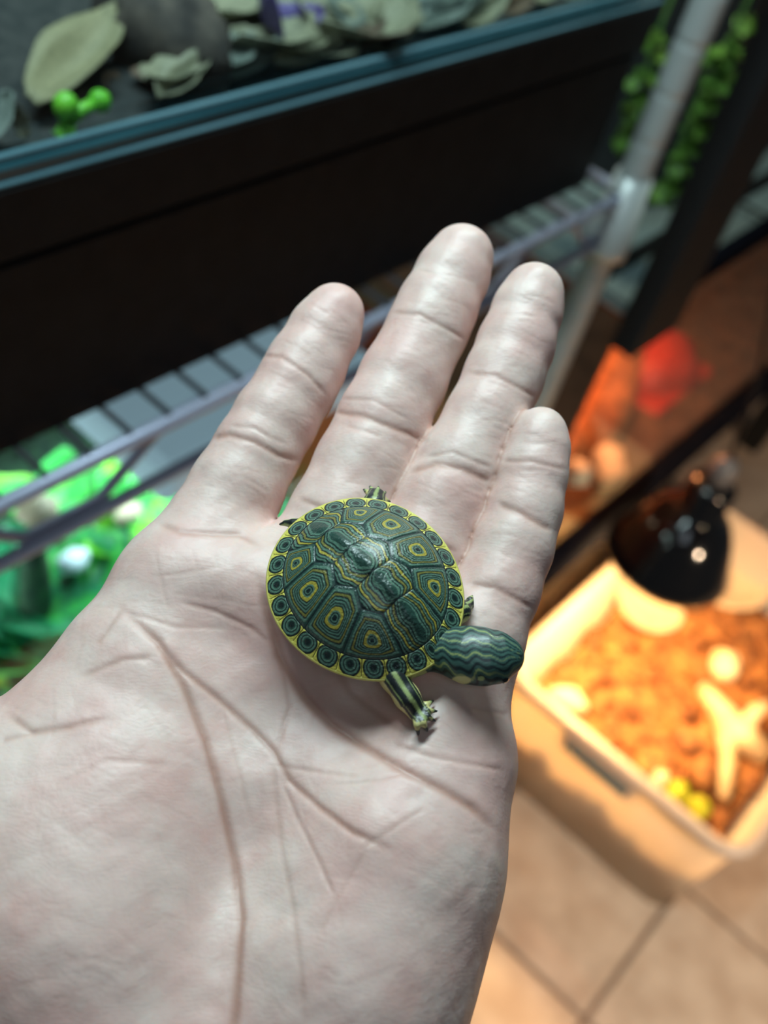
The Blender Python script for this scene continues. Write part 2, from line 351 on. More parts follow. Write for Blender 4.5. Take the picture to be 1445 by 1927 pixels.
std_leaf('grey', (-60, 270), (28, 180), .0, 'grey dried leaf at the left edge inside the upper terrarium', sw=1.2)
std_leaf('pale', (48, 255), (22, 185), .004, 'narrow pale leaf left of the bright green succulent', sw=.7)
std_leaf('purple', (455, 36), (560, 66), .004, 'curled dark purple leaf on top of the pale leaf litter', zb=S + .022, sw=1.3)
litter = {'pale': 0, 'grey': 0}
ORD = ['first', 'second', 'third', 'fourth', 'fifth', 'sixth', 'seventh', 'eighth', 'ninth', 'tenth', 'eleventh', 'twelfth']
for q in sorted((((290, 182), (440, 160), 'pale'), ((430, 165), (570, 140), 'grey'), ((560, 140), (430, 60), 'pale'), ((510, 110), (650, 40), 'pale'), ((660, 120), (560, 50), 'grey'),
          ((630, 115), (800, 55), 'pale'), ((700, 90), (640, -10), 'grey'), ((380, 60), (500, -30), 'pale'), ((740, 30), (660, -50), 'grey'), ((420, 110), (540, 20), 'pale'), ((560, 145), (700, 110), 'pale'), ((330, 150), (450, 180), 'grey'), ((810, 70), (690, 60), 'pale'),
          ((480, 60), (400, -40), 'grey'), ((600, 20), (720, -30), 'pale'), ((760, 20), (840, 40), 'grey'), ((560, 80), (680, 90), 'pale')), key=lambda q: q[0][0] + q[1][0]):
    litter[q[2]] += 1
    std_leaf(q[2], q[0], q[1], rnd.uniform(.0, .010), ('pale' if q[2] == 'pale' else 'grey-green') + ' dried leaf, ' + ORD[litter[q[2]] - 1] + ' of its colour from the left in the litter', 'leaf litter in the upper terrarium', zb=S + rnd.uniform(0.002, .012), tilt=(rnd.uniform(-.5, .1), rnd.uniform(-.5, .1), 1), sw=1.2 if q[0][0] > 400 else .8, stand=False)
for q, lb in ((((250, 150), (380, 170)), 'dark brown dried leaf in front of the cork bark chunk'), (((430, 150), (380, 90)), 'dark brown dried leaf among pale litter right of the cork bark')):
    std_leaf('brown', q[0], q[1], 0.006, lb, tilt=(0, -.2, 1), stand=False)
lr = random.Random(77)
for k in range(11):                                             # a row of small leaves close to the glass
    x = .310 + .037 * k; a = lr.uniform(-.12, .30); L_ = lr.uniform(.034, .048); kd = ('pale', 'grey', 'pale', 'brown')[k % 4]; y0 = .3405 + lr.uniform(0, .004)
    o = place_leaf('dried_leaf', LM[kd], (x, y0, S + .002), (x + L_ * math.cos(a), max(.340, y0 + L_ * math.sin(a)), S + lr.uniform(.006, .016)), (lr.uniform(-.4, .1), lr.uniform(-.6, -.1), 1), sw=.55)
    tag(o, 'small dried leaf, ' + ORD[k] + ' from the left along the glass door track', 'leaf', 'leaf litter in the upper terrarium')
c = P(320, 70, Z=S + .012)
tag(MB().blob(c, (.020, .036, .022), 5, .3, 18, 12, .3).build('cork_bark', M['bark'], None, True), 'dark cork bark chunk beside the upright tan leaf', 'bark')
c = P(880, 15, Z=S + .01); c.y = max(c.y, .372)
tag(MB().blob(c, (.045, .03, .018), 9, .3, 18, 12, .2).build('rock', M['leaf_grey'], None, True), 'blue-grey rock at the right end of the upper terrarium', 'rock')
# bright green succulent with round tips
b0 = P(116, 262, Z=SOIL + .003); suc = empty('succulent_sprig', b0, 'bright green succulent sprig with two ball tips by the terrarium glass', 'plant')
yy = b0.y
f0 = P(128, 232, Y=yy); t1 = P(124, 200, Y=yy); t2 = P(188, 190, Y=yy)
MB().tube([b0, P(122, 255, Y=yy), f0], [.0050, .0040, .0034], 12).build('stem', M['lime'], suc, True)
MB().tube([f0, t1], .0030, 12).build('branch', M['lime'], suc, True); MB().tube([f0, P(155, 205, Y=yy), t2], .0026, 12).build('branch', M['lime'], suc, True)
MB().blob(t1, (.0052, .0052, .0058), 1, .04, 16, 10).build('ball_tip', M['lime'], suc, True); MB().blob(t2, (.0048, .0048, .0048), 2, .04, 16, 10).build('ball_tip', M['lime'], suc, True)

# LED bar over the upper terrarium (its light is the first lamp above)
led = empty('led_light_bar', (0.30, 0.36, 1.94), 'slim LED light bar hanging over the upper terrarium', 'lamp')
MB().box(-.02, .62, .305, .415, 1.938, 1.962, b=.003).build('housing', M['black'], led)
for x in (0.0, 0.6): MB().tube([(x, .36, 1.962), (x, .36, 2.70)], .0015, 6).build('hanging_wire', M['chrome'], led, True)
# ceiling with its lamp (out of view, it gives the soft room light)
tag(MB().box(-2.2, 4.0, -2.2, 1.06, 2.7, 2.76).build('ceiling', M['wall']), 'dim ceiling over the racks', 'ceiling', kind='structure')

# ------------------------------------------------------------------ planted tank on the lower shelf
KX0, KX1, KY0, KY1, KZ = -0.12, 0.70, 0.318, 0.66, 0.6625
tank = empty('planted_tank', (0.29, .49, KZ), 'planted glass tank under the upper wire shelf', 'terrarium')
MB().box(KX0, KX1, KY0, KY1, KZ, KZ + .03, b=.002).build('base', M['black'], tank)
MB().box(KX0, KX1, KY0, KY0 + .005, KZ + .03, KZ + .30).build('glass_pane', M['glass'], tank)
MB().box(KX0, KX1, KY1 - .005, KY1, KZ + .03, KZ + .30).build('back_panel', M['moss'], tank)
MB().box(KX0, KX0 + .005, KY0 + .005, KY1 - .005, KZ + .03, KZ + .30).build('glass_pane', M['glass'], tank)
MB().box(KX1 - .005, KX1, KY0 + .005, KY1 - .005, KZ + .03, KZ + .30).build('glass_pane', M['glass'], tank)
o = ground_patch('tank_soil', KX0 + .007, KX1 - .007, KY0 + .007, KY1 - .007, KZ + .075, M['moss'], .012, 8, 60, .042)
tag(o, 'dark mossy soil bed inside the planted tank', 'soil', kind='stuff')
hood = empty('aquarium_light', (0.39, .47, KZ + .345), 'pale blue aquarium light hood above the planted tank', 'lamp')
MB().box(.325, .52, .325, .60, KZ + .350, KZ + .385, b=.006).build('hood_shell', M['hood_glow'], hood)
MB().box(.34, .505, .345, .585, KZ + .346, KZ + .350).build('diffuser', M['led_strip'], hood)
for x in (.36, .48): MB().box(x - .006, x + .006, .44, .46, KZ + .385, SH - .05).build('hanger', M['chrome'], hood)
area_light('aquarium_lamp_light', (0.42, .46, KZ + .344), (0.38, .46, KZ), .17, .2, 1.7, (.75, 1.0, .92))
bar2 = empty('clip_light', (.12, .47, KZ + .36), 'slim white clip light under the left end of the upper shelf', 'lamp')
MB().box(-.10, .20, .46, .50, KZ + .360, KZ + .375, b=.003).build('housing', M['hood'], bar2)
MB().box(-.09, .19, .465, .495, KZ + .358, KZ + .360).build('diffuser', M['led_strip'], bar2)
area_light('clip_lamp_light', (.08, .48, KZ + .357), (.2, .44, KZ), .26, .03, 1.6, (.85, 1.0, .95))
def plant(name, base, leaves, label, stem_h=.05):
    e = empty(name, base, label, 'plant')
    top = Vector(base) + Vector((0, 0, stem_h)); MB().tube([base, top], .004, 8).build('stem', M['stem'], e, True)
    for (me, t, nrm, sw) in leaves: place_leaf('leaf', me, top, t, nrm, e, sw)
    return e
PL = {}
for k, m_, wd, cl, cp in (('lime', 'lime', .62, .3, .3), ('green', 'green', .72, .3, .25), ('teal', 'teal_leaf', .8, .3, .25), ('yellow', 'yellow_leaf', .55, .3, .3)):
    PL[k] = leaf_mesh('plant_leaf_' + k, wd, cl, cp, 14, 8, .01, seed=ord(k[0]), lobes=.04); PL[k].materials.append(M[m_])
def bush(name, px, py, Z, radius, n, kinds, label, seed, rise=.6, stem_h=.05):
    r = random.Random(seed); c = P(px, py, Z=Z); base = (c.x, c.y, KZ + .07); L = []
    top = Vector(base) + Vector((0, 0, stem_h))
    for k in range(n):
        a = 2.4 * k + r.uniform(-.3, .3); q = r.uniform(.55, 1.0) * radius; up = r.uniform(.2, 1.0) * radius * rise; ty = top.y + q * math.sin(a)
        t = Vector((top.x + q * math.cos(a), min(max(ty, KY0 + .02), KY1 - .02), min(top.z + up, KZ + .325))); L.append((PL[kinds[k % len(kinds)]], t, (-.2 * math.cos(a), -.2 * math.sin(a), 1), r.uniform(.8, 1.2)))
    return plant(name, base, L, label, stem_h)
bush('leafy_plant', 95, 1165, KZ + .20, .090, 22, ['teal', 'green', 'teal'], 'broad-leaved teal green plant in the planted tank', 11, stem_h=.12)
bush('leafy_plant', 300, 955, KZ + .25, .070, 16, ['lime', 'lime', 'green'], 'vivid lime leaved plant beside the index finger', 12, stem_h=.15)
bush('leafy_plant', 110, 890, KZ + .26, .060, 14, ['lime', 'green'], 'lime green plant right under the zigzag shelf edge', 13, stem_h=.14)
bush('leafy_plant', 25, 1285, KZ + .15, .050, 12, ['yellow', 'yellow', 'green'], 'small yellow-green plant low at the left edge of the tank', 14, stem_h=.09)
bush('leafy_plant', 525, 1000, KZ + .18, .04, 9, ['teal', 'green'], 'dark green plant glimpsed between index and middle finger', 15, stem_h=.1)
for (px, py, s_, lb) in ((140, 1055, .010, 'pale blue pebble perched between the tank plants'), (70, 960, .011, 'cream stone under the zigzag shelf edge'), (240, 965, .009, 'cream pebble beside the vivid lime leaves')):
    c = P(px, py, Y=.40)
    tag(MB().blob(c, (s_ * 1.3, s_, s_ * .7), px, .12).build('pebble', M['hood'] if px == 140 else M['tank_stone'], None, True), lb, 'stone')
    # each pebble rests on a short rock ledge
    tag(MB().blob((c.x, c.y + .004, (KZ + .06 + c.z - s_ * .6) / 2), (s_ * 1.2, s_, max(.01, (c.z - s_ * .6 - KZ - .06) / 2)), px + 1, .08).build('rock_pillar', M['moss'], None, True), 'mossy rock pillar carrying the ' + lb.split(' under')[0].split(' perched')[0].split(' beside')[0], 'rock')
c = P(664, 690, Y=.37)
pot = empty('terracotta_pot', (c.x, c.y + .03, KZ + .07), 'orange terracotta pot glimpsed between index and middle finger', 'pot')
zt = c.z + .02 - (KZ + .07)
MB().lathe((c.x, c.y + .03, KZ + .07), [(0, 0), (.03, 0), (.042, zt - .02), (.047, zt - .02), (.047, zt), (.041, zt), (.038, zt - .03), (0, zt - .03)], 28).build('pot_body', M['terracotta'], pot, True)

# ------------------------------------------------------------------ neighbouring rack: heated terrarium, black upright, dark cabinet, vines
HX0, HX1, HY0, HY1, HZ = 0.93, 2.30, 0.300, 0.86, 0.40
MBs = empty('heated_terrarium', (1.6, .58, 0), 'long black framed terrarium lit orange beside the wire rack', 'terrarium')
MB().box(HX0, HX1, HY0, HY1, HZ - .025, HZ + .055, b=.003).build('base', M['matte_black'], MBs)
MB().box(HX0 - .004, HX1 + .004, HY0 - .006, HY0 + .010, HZ - .02, HZ + .082, b=.004).build('front_rim', M['matte_black'], MBs)
MB().box(HX0 + .02, HX1, HY0 + .002, HY0 + .006, HZ + .082, HZ + .525).build('glass_pane', M['glass'], MBs)
MB().box(HX0, HX1, HY1 - .006, HY1, HZ + .055, HZ + .525).build('back_panel', M['brown_panel'], MBs)
MB().box(HX1 - .006, HX1, HY0 + .01, HY1 - .006, HZ + .055, HZ + .525).build('side_panel', M['dark_panel'], MBs)
MB().box(HX0, HX0 + .006, HY0 + .01, HY1 - .006, HZ + .055, HZ + .525).build('side_panel', M['coir_dark'], MBs)
MB().box(HX0 - .004, HX1 + .004, HY0 - .006, HY0 + .012, HZ + .525, HZ + .550, b=.003).build('top_frame', M['matte_black'], MBs)
MB().box(HX0, HX1, HY0 + .012, HY0 + .048, HZ + .530, HZ + .546).build('lid_screen', M['lid_screen'], MBs)
MB().box(HX0, HX1, HY0 + .048, HY0 + .066, HZ + .530, HZ + .552, b=.002).build('lid_bar', M['black'], MBs)
MB().box(HX0, HX1, HY0 + .066, HY1, HZ + .530, HZ + .546).build('lid_screen', M['lid_screen'], MBs)
for (x, y) in ((HX0 + .03, HY0 + .03), (HX0 + .03, HY1 - .03), (HX1 - .03, HY0 + .03), (HX1 - .03, HY1 - .03)):
    MB().box(x - .025, x + .025, y - .025, y + .025, 0, HZ - .025).build('leg', M['black'], MBs)
o = ground_patch('terrarium_soil', HX0 + .008, HX1 - .008, HY0 + .012, HY1 - .008, HZ + .075, M['coir_dark'], .010, 5, 80, .018)
tag(o, 'brown coconut soil inside the heated terrarium', 'soil', kind='stuff')
GZ = HZ + .078
c = P(1125, 850, Z=GZ); tag(MB().blob((c.x, HY0 + .19, GZ + .01), (.27, .10, .085), 21, .22, 32, 18, .05).build('coir_mound', M['coir'], None, True), 'orange lit mound of coconut fibre in the heated terrarium', 'mound')
c = P(1175, 895, Z=GZ + .018); c.y = max(c.y, HY0 + .046); tag(MB().blob(c, (.046, .026, .024), 22, .18, 18, 12, .5).build('stone', M['white_stone'], None, True), 'white stone leaning on the orange coconut mound', 'stone')
c = P(1090, 880, Z=GZ + .06); tag(MB().blob(P(1088, 890, Y=HY0 + .040), (.022, .02, .018), 23, .18, 18, 12, .5).build('stone', M['white_stone'], None, True), 'small pinkish stone beside the little finger tip', 'stone')
c = P(1235, 672, Z=GZ + .03)
hide = empty('reptile_hide', (c.x, c.y, GZ), 'red plastic reptile hide at the back of the heated terrarium', 'hide')
MB().blob((c.x, c.y, GZ + .01), (.10, .07, .06), 24, .12, 20, 12).build('dome', M['red'], hide, True)
MB().box(c.x - .105, c.x + .105, c.y - .075, c.y + .075, GZ - .004, GZ + .006, b=.003).build('foot_plate', M['red'], hide)
hl = P(1120, 800, Z=GZ + .36)
heat = empty('heat_lamp', (hl.x, hl.y, HZ + .53), 'red heat bulb fixed under the lid of the heated terrarium', 'lamp')
hc = (1.36, .60)
heat.location = (hc[0], hc[1], HZ + .53)
MB().lathe((hc[0], hc[1], 0), [(.0, HZ + .530), (.02, HZ + .530), (.02, HZ + .49), (.0, HZ + .49)], 20).build('socket', M['ceramic'], heat, True)
MB().blob((hc[0], hc[1], HZ + .465), (.028, .028, .032), 2, 0.0, 16, 10).build('bulb', M['red_bulb'], heat, True)
l = bpy.data.lights.new('heat_bulb_light', 'POINT'); l.energy = 10.0; l.color = (1.0, .30, .10); l.shadow_soft_size = .03
o = bpy.data.objects.new('heat_bulb_light', l); col.objects.link(o); o.location = (hc[0] - .05, hc[1] - .12, HZ + .43)

up = empty('black_upright', (.917, .28, .93), 'tall black upright board beside the trailing vine', 'upright')
MB().box(.870, .965, .266, .292, .93, 1.80, b=.002).build('board', M['dark_panel'], up)
cab = empty('dark_cabinet', (1.45, .62, HZ + .552), 'black cabinet standing on the heated terrarium lid', 'cabinet')
MB().box(1.12, 2.2, .40, .85, HZ + .553, 1.85, b=.004).build('body', M['dark_panel'], cab)
MB().box(1.14, 1.66, .394, .400, HZ + .58, 1.83, b=.002).build('door', M['dark_panel'], cab); MB().box(1.67, 2.18, .394, .400, HZ + .58, 1.83, b=.002).build('door', M['dark_panel'], cab)
# trailing vines: two strands of small leaves
vl = leaf_mesh('vine_leaf', .85, .3, .2, 6, 4, .03, seed=9); vl.materials.append(M['vine'])
def vine(a, b, Y, width, n, label, seed):
    r = random.Random(seed); A = P(*a, Y=Y); B = P(*b, Y=Y)
    e = empty('trailing_vine', (A.x, A.y, A.z), label, 'plant')
    A0 = A + Vector((0, 0, .35)); pts = [A0, A] + [A.lerp(B, t) + Vector((r.uniform(-.006, .006), r.uniform(-.006, .006), 0)) for t in (.25, .5, .75, 1)]
    MB().tube(pts, .0022, 6).build('stem', M['stem'], e, True)
    for k in range(n):
        p = A.lerp(B, (k + .5) / n) + Vector((r.uniform(-1, 1) * width, r.uniform(-.6, .6) * width, r.uniform(-.01, .01)))
        d = Vector((r.uniform(-1, 1), r.uniform(-1, .3), r.uniform(-.9, .3))).normalized() * r.uniform(.013, .021)
        place_leaf('leaf', vl, p, p + d, (r.uniform(-.6, .2), r.uniform(-.8, 0), r.uniform(.3, 1)), e)
    return e
vine((1238, 60), (1160, 270), .40, .006, 30, 'trailing green vine hanging left of the chrome post', 31)
vine((1385, 50), (1245, 370), .345, .012, 70, 'thicker trailing green vine hanging right of the chrome post', 32)
area_light('vine_fill_light', (.93, .34, 1.86), (.95, .38, 1.2), .10, .10, 2.2, (.95, 1.0, .75))  # added lamp, out of view, to brighten the vines
gl = empty('vine_fill_lamp', (.93, .34, 1.865), 'small unseen fill lamp added to brighten the trailing vines', 'lamp')
MB().lathe((.93, .34, 1.865), [(.0, .05), (.03, .05), (.06, .0), (.055, .0), (.0, .03)], 24).build('reflector', M['black'], gl, True)

# ------------------------------------------------------------------ storage tub on the floor
UX0, UX1, UY0, UY1, UH = 1.03, 1.66, -0.14, 0.276, 0.255
tub = empty('storage_tub', (1.345, .068, 0), 'translucent plastic storage tub filled with bark on the tile floor', 'tub')
def rrect(x0, x1, y0, y1, r, z, n=6):
    out = []
    for (cx, cy, a0) in ((x1 - r, y1 - r, 0), (x0 + r, y1 - r, 90), (x0 + r, y0 + r, 180), (x1 - r, y0 + r, 270)):
        for k in range(n + 1):
            a = math.radians(a0 + 90 * k / n); out.append((cx + r * math.cos(a), cy + r * math.sin(a), z))
    return out
def loft(loops, cap0=False, cap1=False):
    m = MB(); n = len(loops[0])
    for L in loops: m.v += L
    for k in range(len(loops) - 1):
        for j in range(n): m.f.append((k * n + j, k * n + (j + 1) % n, (k + 1) * n + (j + 1) % n, (k + 1) * n + j))
    if cap0: m.f.append(tuple(range(n - 1, -1, -1)))
    if cap1: e = (len(loops) - 1) * n; m.f.append(tuple(range(e, e + n)))
    return m
fl = .022
loft([rrect(UX0 + fl, UX1 - fl, UY0 + fl, UY1 - fl, .035, .001), rrect(UX0 + fl * .45, UX1 - fl * .45, UY0 + fl * .45, UY1 - fl * .45, .04, UH * .55), rrect(UX0, UX1, UY0, UY1, .045, UH),
      rrect(UX0 + .004, UX1 - .004, UY0 + .004, UY1 - .004, .041, UH), rrect(UX0 + fl + .004, UX1 - fl - .004, UY0 + fl + .004, UY1 - fl - .004, .033, .006)], True, True).build('tub_body', M['tub'], tub, True)
loft([rrect(UX0 - .001, UX1 + .001, UY0 - .001, UY1 + .001, .045, UH - .012), rrect(UX0 - .012, UX1 + .012, UY0 - .012, UY1 + .012, .055, UH - .012), rrect(UX0 - .012, UX1 + .012, UY0 - .012, UY1 + .012, .055, UH + .002), rrect(UX0 + .004, UX1 - .004, UY0 + .004, UY1 - .004, .041, UH + .004), rrect(UX0 + .004, UX1 - .004, UY0 + .004, UY1 - .004, .041, UH - .002)]).build('tub_rim', M['tub_rim'], tub, True)
# handle ledge and label strip on the end wall
a = P(1068, 1392, X=UX0 - .012); b = P(1178, 1496, X=UX0 - .012)
MB().box(UX0 - .014, UX0 + .004, b.y - .012, a.y + .012, (a.z + b.z) / 2 - .012, UH - .010, b=.003).build('handle_ledge', M['tub'], tub)
MB().box(UX0 - .0165, UX0 - .0142, b.y, a.y, (a.z + b.z) / 2 - .011, (a.z + b.z) / 2 + .011, b=.0005).build('label_strip', M['label'], tub)['label'] = 'dark teal label strip'
BZ = .135
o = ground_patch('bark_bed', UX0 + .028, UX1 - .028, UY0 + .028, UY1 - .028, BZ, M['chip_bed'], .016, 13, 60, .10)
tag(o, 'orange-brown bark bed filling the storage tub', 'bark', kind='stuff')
m = MB(); r = random.Random(5)
for k in range(900):
    x = r.uniform(UX0 + .035, UX1 - .035); y = r.uniform(UY0 + .035, UY1 - .035); s_ = r.uniform(.006, .016)
    m.blob((x, y, BZ + r.uniform(.0, .012)), (s_ * 1.3, s_, s_ * .6), k, .3, 7, 4, r.uniform(0, 6))
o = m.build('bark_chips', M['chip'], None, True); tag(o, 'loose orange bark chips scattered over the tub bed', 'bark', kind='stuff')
def tub_blob(px, py, r_, m_, name, label, cat, seed, z=.012, rot=.4, amp=.2):
    c = P(px, py, Z=BZ + z); return tag(MB().blob(c, r_, seed, amp, 18, 12, rot).build(name, M[m_], None, True), label, cat)
tub_blob(1362, 1252, (.030, .026, .024), 'cream_stone', 'stone', 'round bright yellow stone in the middle of the bark', 'stone', 41, .018)
tub_blob(1068, 1315, (.034, .020, .016), 'cream_stone', 'stone', 'pale oval stone against the tub wall near the turtle head', 'stone', 42, .05, 1.9)
tub_blob(1275, 1490, (.018, .016, .015), 'yellow_leaf', 'moss_ball', 'yellow-green moss clump near the tub rim', 'moss', 43, .03)
tub_blob(1315, 1520, (.020, .018, .014), 'yellow_leaf', 'moss_ball', 'lighter yellow moss clump closest to the tub corner', 'moss', 44, .03)
tub_blob(1240, 1465, (.014, .012, .012), 'cream_stone', 'pebble', 'small cream pebble next to the yellow-green moss clump', 'stone', 45, .03)
tub_blob(1320, 1455, (.028, .022, .022), 'chip', 'bark_chunk', 'large brown bark chunk under the driftwood', 'bark', 46, .03)
tub_blob(1290, 1395, (.026, .026, .022), 'chip', 'bark_chunk', 'round brown bark chunk left of the driftwood', 'bark', 47, .02)
tub_blob(1215, 1440, (.022, .018, .016), 'chip', 'bark_chunk', 'reddish bark chunk close to the tub wall', 'bark', 48, .03)
dw = empty('driftwood', P(1390, 1380, Z=BZ), 'pale branched driftwood lying across the bark', 'driftwood')
q = [P(1322, 1292, Z=BZ + .03), P(1362, 1345, Z=BZ + .035), P(1392, 1385, Z=BZ + .035), P(1440, 1420, Z=BZ + .03)]
MB().tube(q, [.010, .020, .026, .018], 14).build('trunk', M['driftwood'], dw, True)
MB().tube([q[1], P(1370, 1430, Z=BZ + .03), P(1362, 1500, Z=BZ + .03)], [.016, .013, .009], 12).build('branch', M['driftwood'], dw, True)
MB().tube([q[2], P(1420, 1340, Z=BZ + .05), P(1445, 1325, Z=BZ + .06)], [.018, .012, .007], 12).build('branch', M['driftwood'], dw, True)
c = P(1215, 1150, Z=BZ + .012)
wd = empty('water_dish', c, 'cream round water dish half under the black lamp', 'dish')
MB().lathe(c, [(0, .0), (.046, .0), (.062, .022), (.058, .024), (.044, .008), (0, .006)], 36).build('bowl', M['dish'], wd, True)
c = P(1362, 1085, Z=BZ + .03)
fd = empty('food_plate', c, 'large cream round plate right of the black lamp', 'plate')
MB().lathe(c, [(0, -.024), (.06, -.024), (.088, .012), (.084, .014), (.07, .0), (0, -.004)], 40).build('plate', M['dish'], fd, True)

# black dome lamp over the tub
LC = P(1258, 1048, X=1.205); LZ = LC.z
lamp = empty('dome_lamp', (LC.x, LC.y, LZ), 'glossy black dome lamp hanging over the storage tub', 'lamp')
dome = [(.088, 0), (.090, .002), (.084, .022), (.070, .060), (.056, .085), (.036, .100), (.034, .102), (.034, .150), (.026, .158), (.0, .160)]
inner = [(0, .098), (.034, .096), (.054, .082), (.068, .058), (.082, .020), (.088, 0)]
MB().lathe((LC.x, LC.y, LZ), inner[:-1] + [(.0865, 0), (.0895, -.004), (.094, -.004), (.094, .003)] + dome[2:], 48).build('dome_shade', M['black_gloss'], lamp, True)
MB().lathe((LC.x, LC.y, LZ), [(.0, .1602), (.020, .160), (.018, .19), (.008, .20), (0, .20)], 24).build('socket_cap', M['ceramic'], lamp, True)
MB().tube([(LC.x, LC.y, LZ + .20), (LC.x + .01, LC.y + .02, LZ + .30), (LC.x + .03, HY0 - .02, HZ + .56), (LC.x + .03, HY0 + .1, HZ + .556)], .003, 8).build('cord', M['black'], lamp, True)
MB().blob((LC.x, LC.y, LZ + .045), (.026, .026, .034), 3, 0, 16, 10).build('bulb', M['bulb'], lamp, True)
l = bpy.data.lights.new('dome_bulb_light', 'SPOT'); l.energy = 27; l.color = (1.0, .56, .20); l.spot_size = math.radians(160); l.spot_blend = .8; l.shadow_soft_size = .03
o = bpy.data.objects.new('dome_bulb_light', l); col.objects.link(o); o.location = (LC.x, LC.y, LZ + .004)
# added warm fill lamp, out of view, brightens the floor and tub wall
fl2 = empty('added_fill_lamp', (.62, -1.15, 0), 'unseen black fill lamp with a conical shade, added to brighten the tiles', 'lamp')
MB().lathe((.62, -1.15, 0), [(0, 0), (.13, 0), (.13, .012), (.02, .022), (.012, .03), (.012, 1.12), (0, 1.12)], 28).build('stand', M['black'], fl2, True)
MB().lathe((.62, -1.15, 0), [(.03, 1.26), (.04, 1.26), (.11, 1.10), (.105, 1.10), (.03, 1.25)], 28).build('lamp_shade', M['black'], fl2, True)
l = bpy.data.lights.new('added_fill_lamp_light', 'SPOT'); l.energy = 85; l.color = (1.0, .74, .50); l.spot_size = math.radians(112); l.spot_blend = .6; l.shadow_soft_size = .05
o = bpy.data.objects.new('added_fill_lamp_light', l); col.objects.link(o); o.location = (.64, -1.12, 1.09); o.rotation_euler = (math.radians(28), math.radians(-20), 0)

# ------------------------------------------------------------------ SDF tools
KT = 0.5; CT = 1 / math.sqrt(1 + KT * KT); ST = KT * CT; D0 = 0.20775     # palm plane: tilted about the image's x axis
EX = np.array([1., 0, 0]); EY = np.array([0, CT, ST]); EZ = np.array([0, ST, -CT])
ORG = np.array([0, 0, D0])
def hf(px, py, hgt=0.0):
    """pixel -> hand frame (mm), on the plane `hgt` mm above the palm plane"""
    r = np.array([(px - CX) / FPX, (CY - py) / FPX, 1.0])
    t = (hgt * 1e-3 + ORG @ EZ) / (r @ EZ); p = r * t - ORG
    return np.array([p @ EX, p @ EY, p @ EZ]) * 1e3
def hf_depth(p):
    c = ORG + (EX * p[0] + EY * p[1] + EZ * p[2]) * 1e-3; return c[2]
HF2W = np.array([W2C @ EX, W2C @ EY, W2C @ EZ]).T
ORGW = W2C @ ORG + np.array([0, 0, CAMZ])
def to_world(V): return (V * 1e-3) @ HF2W.T + ORGW
def to_px(V):
    c = ORG + (V[:, :1] * EX + V[:, 1:2] * EY + V[:, 2:3] * EZ) * 1e-3
    return np.stack([CX + c[:, 0] / c[:, 2] * FPX, CY - c[:, 1] / c[:, 2] * FPX], 1), c[:, 2]
class Grid:
    def __init__(s, lo, hi, h):
        s.lo = np.array(lo, float); s.h = h; s.n = np.ceil((np.array(hi) - lo) / h).astype(int) + 1
    def new(s): return np.full(s.n, 50.0, np.float32)
    def sub(s, lo, hi):
        a = np.clip(np.floor((lo - s.lo) / s.h).astype(int), 0, s.n - 1); b = np.clip(np.ceil((hi - s.lo) / s.h).astype(int) + 1, 1, s.n)
        ax = [(s.lo[k] + s.h * np.arange(a[k], b[k])).astype(np.float32) for k in range(3)]
        return tuple(slice(a[k], b[k]) for k in range(3)), np.meshgrid(*ax, indexing='ij', sparse=True)
def smin(a, b, k):
    if k <= 0: return np.minimum(a, b)
    h = np.clip(0.5 + 0.5 * (b - a) / k, 0, 1); return b + (a - b) * h - k * h * (1 - h)
def cone(g, f, a, b, ra, rb, k, sq=1.0):
    """round cone from a to b, smooth-united into field f (sq squashes along z)"""
    a = np.array(a, float); b = np.array(b, float); m = max(ra, rb) + 10
    sl, (X, Y, Z) = g.sub(np.minimum(a, b) - m, np.maximum(a, b) + m)
    ab = b - a; L2 = float(ab @ ab) + 1e-9
    t = np.clip(((X - a[0]) * ab[0] + (Y - a[1]) * ab[1] + (Z - a[2]) * ab[2]) / L2, 0, 1)
    dx = X - a[0] - t * ab[0]; dy = Y - a[1] - t * ab[1]; dz = (Z - a[2] - t * ab[2]) / sq
    f[sl] = smin(f[sl], np.sqrt(dx * dx + dy * dy + dz * dz) - (ra + t * (rb - ra)), k)
def ellip(g, f, c, r, k):
    c = np.array(c, float); r = np.array(r, float); sl, (X, Y, Z) = g.sub(c - r - 8, c + r + 8)
    q = np.sqrt(((X - c[0]) / r[0]) ** 2 + ((Y - c[1]) / r[1]) ** 2 + ((Z - c[2]) / r[2]) ** 2)
    q2 = np.sqrt(((X - c[0]) / r[0] ** 2) ** 2 + ((Y - c[1]) / r[1] ** 2) ** 2 + ((Z - c[2]) / r[2] ** 2) ** 2) + 1e-6
    f[sl] = smin(f[sl], (q * (q - 1) / q2).astype(np.float32), k)
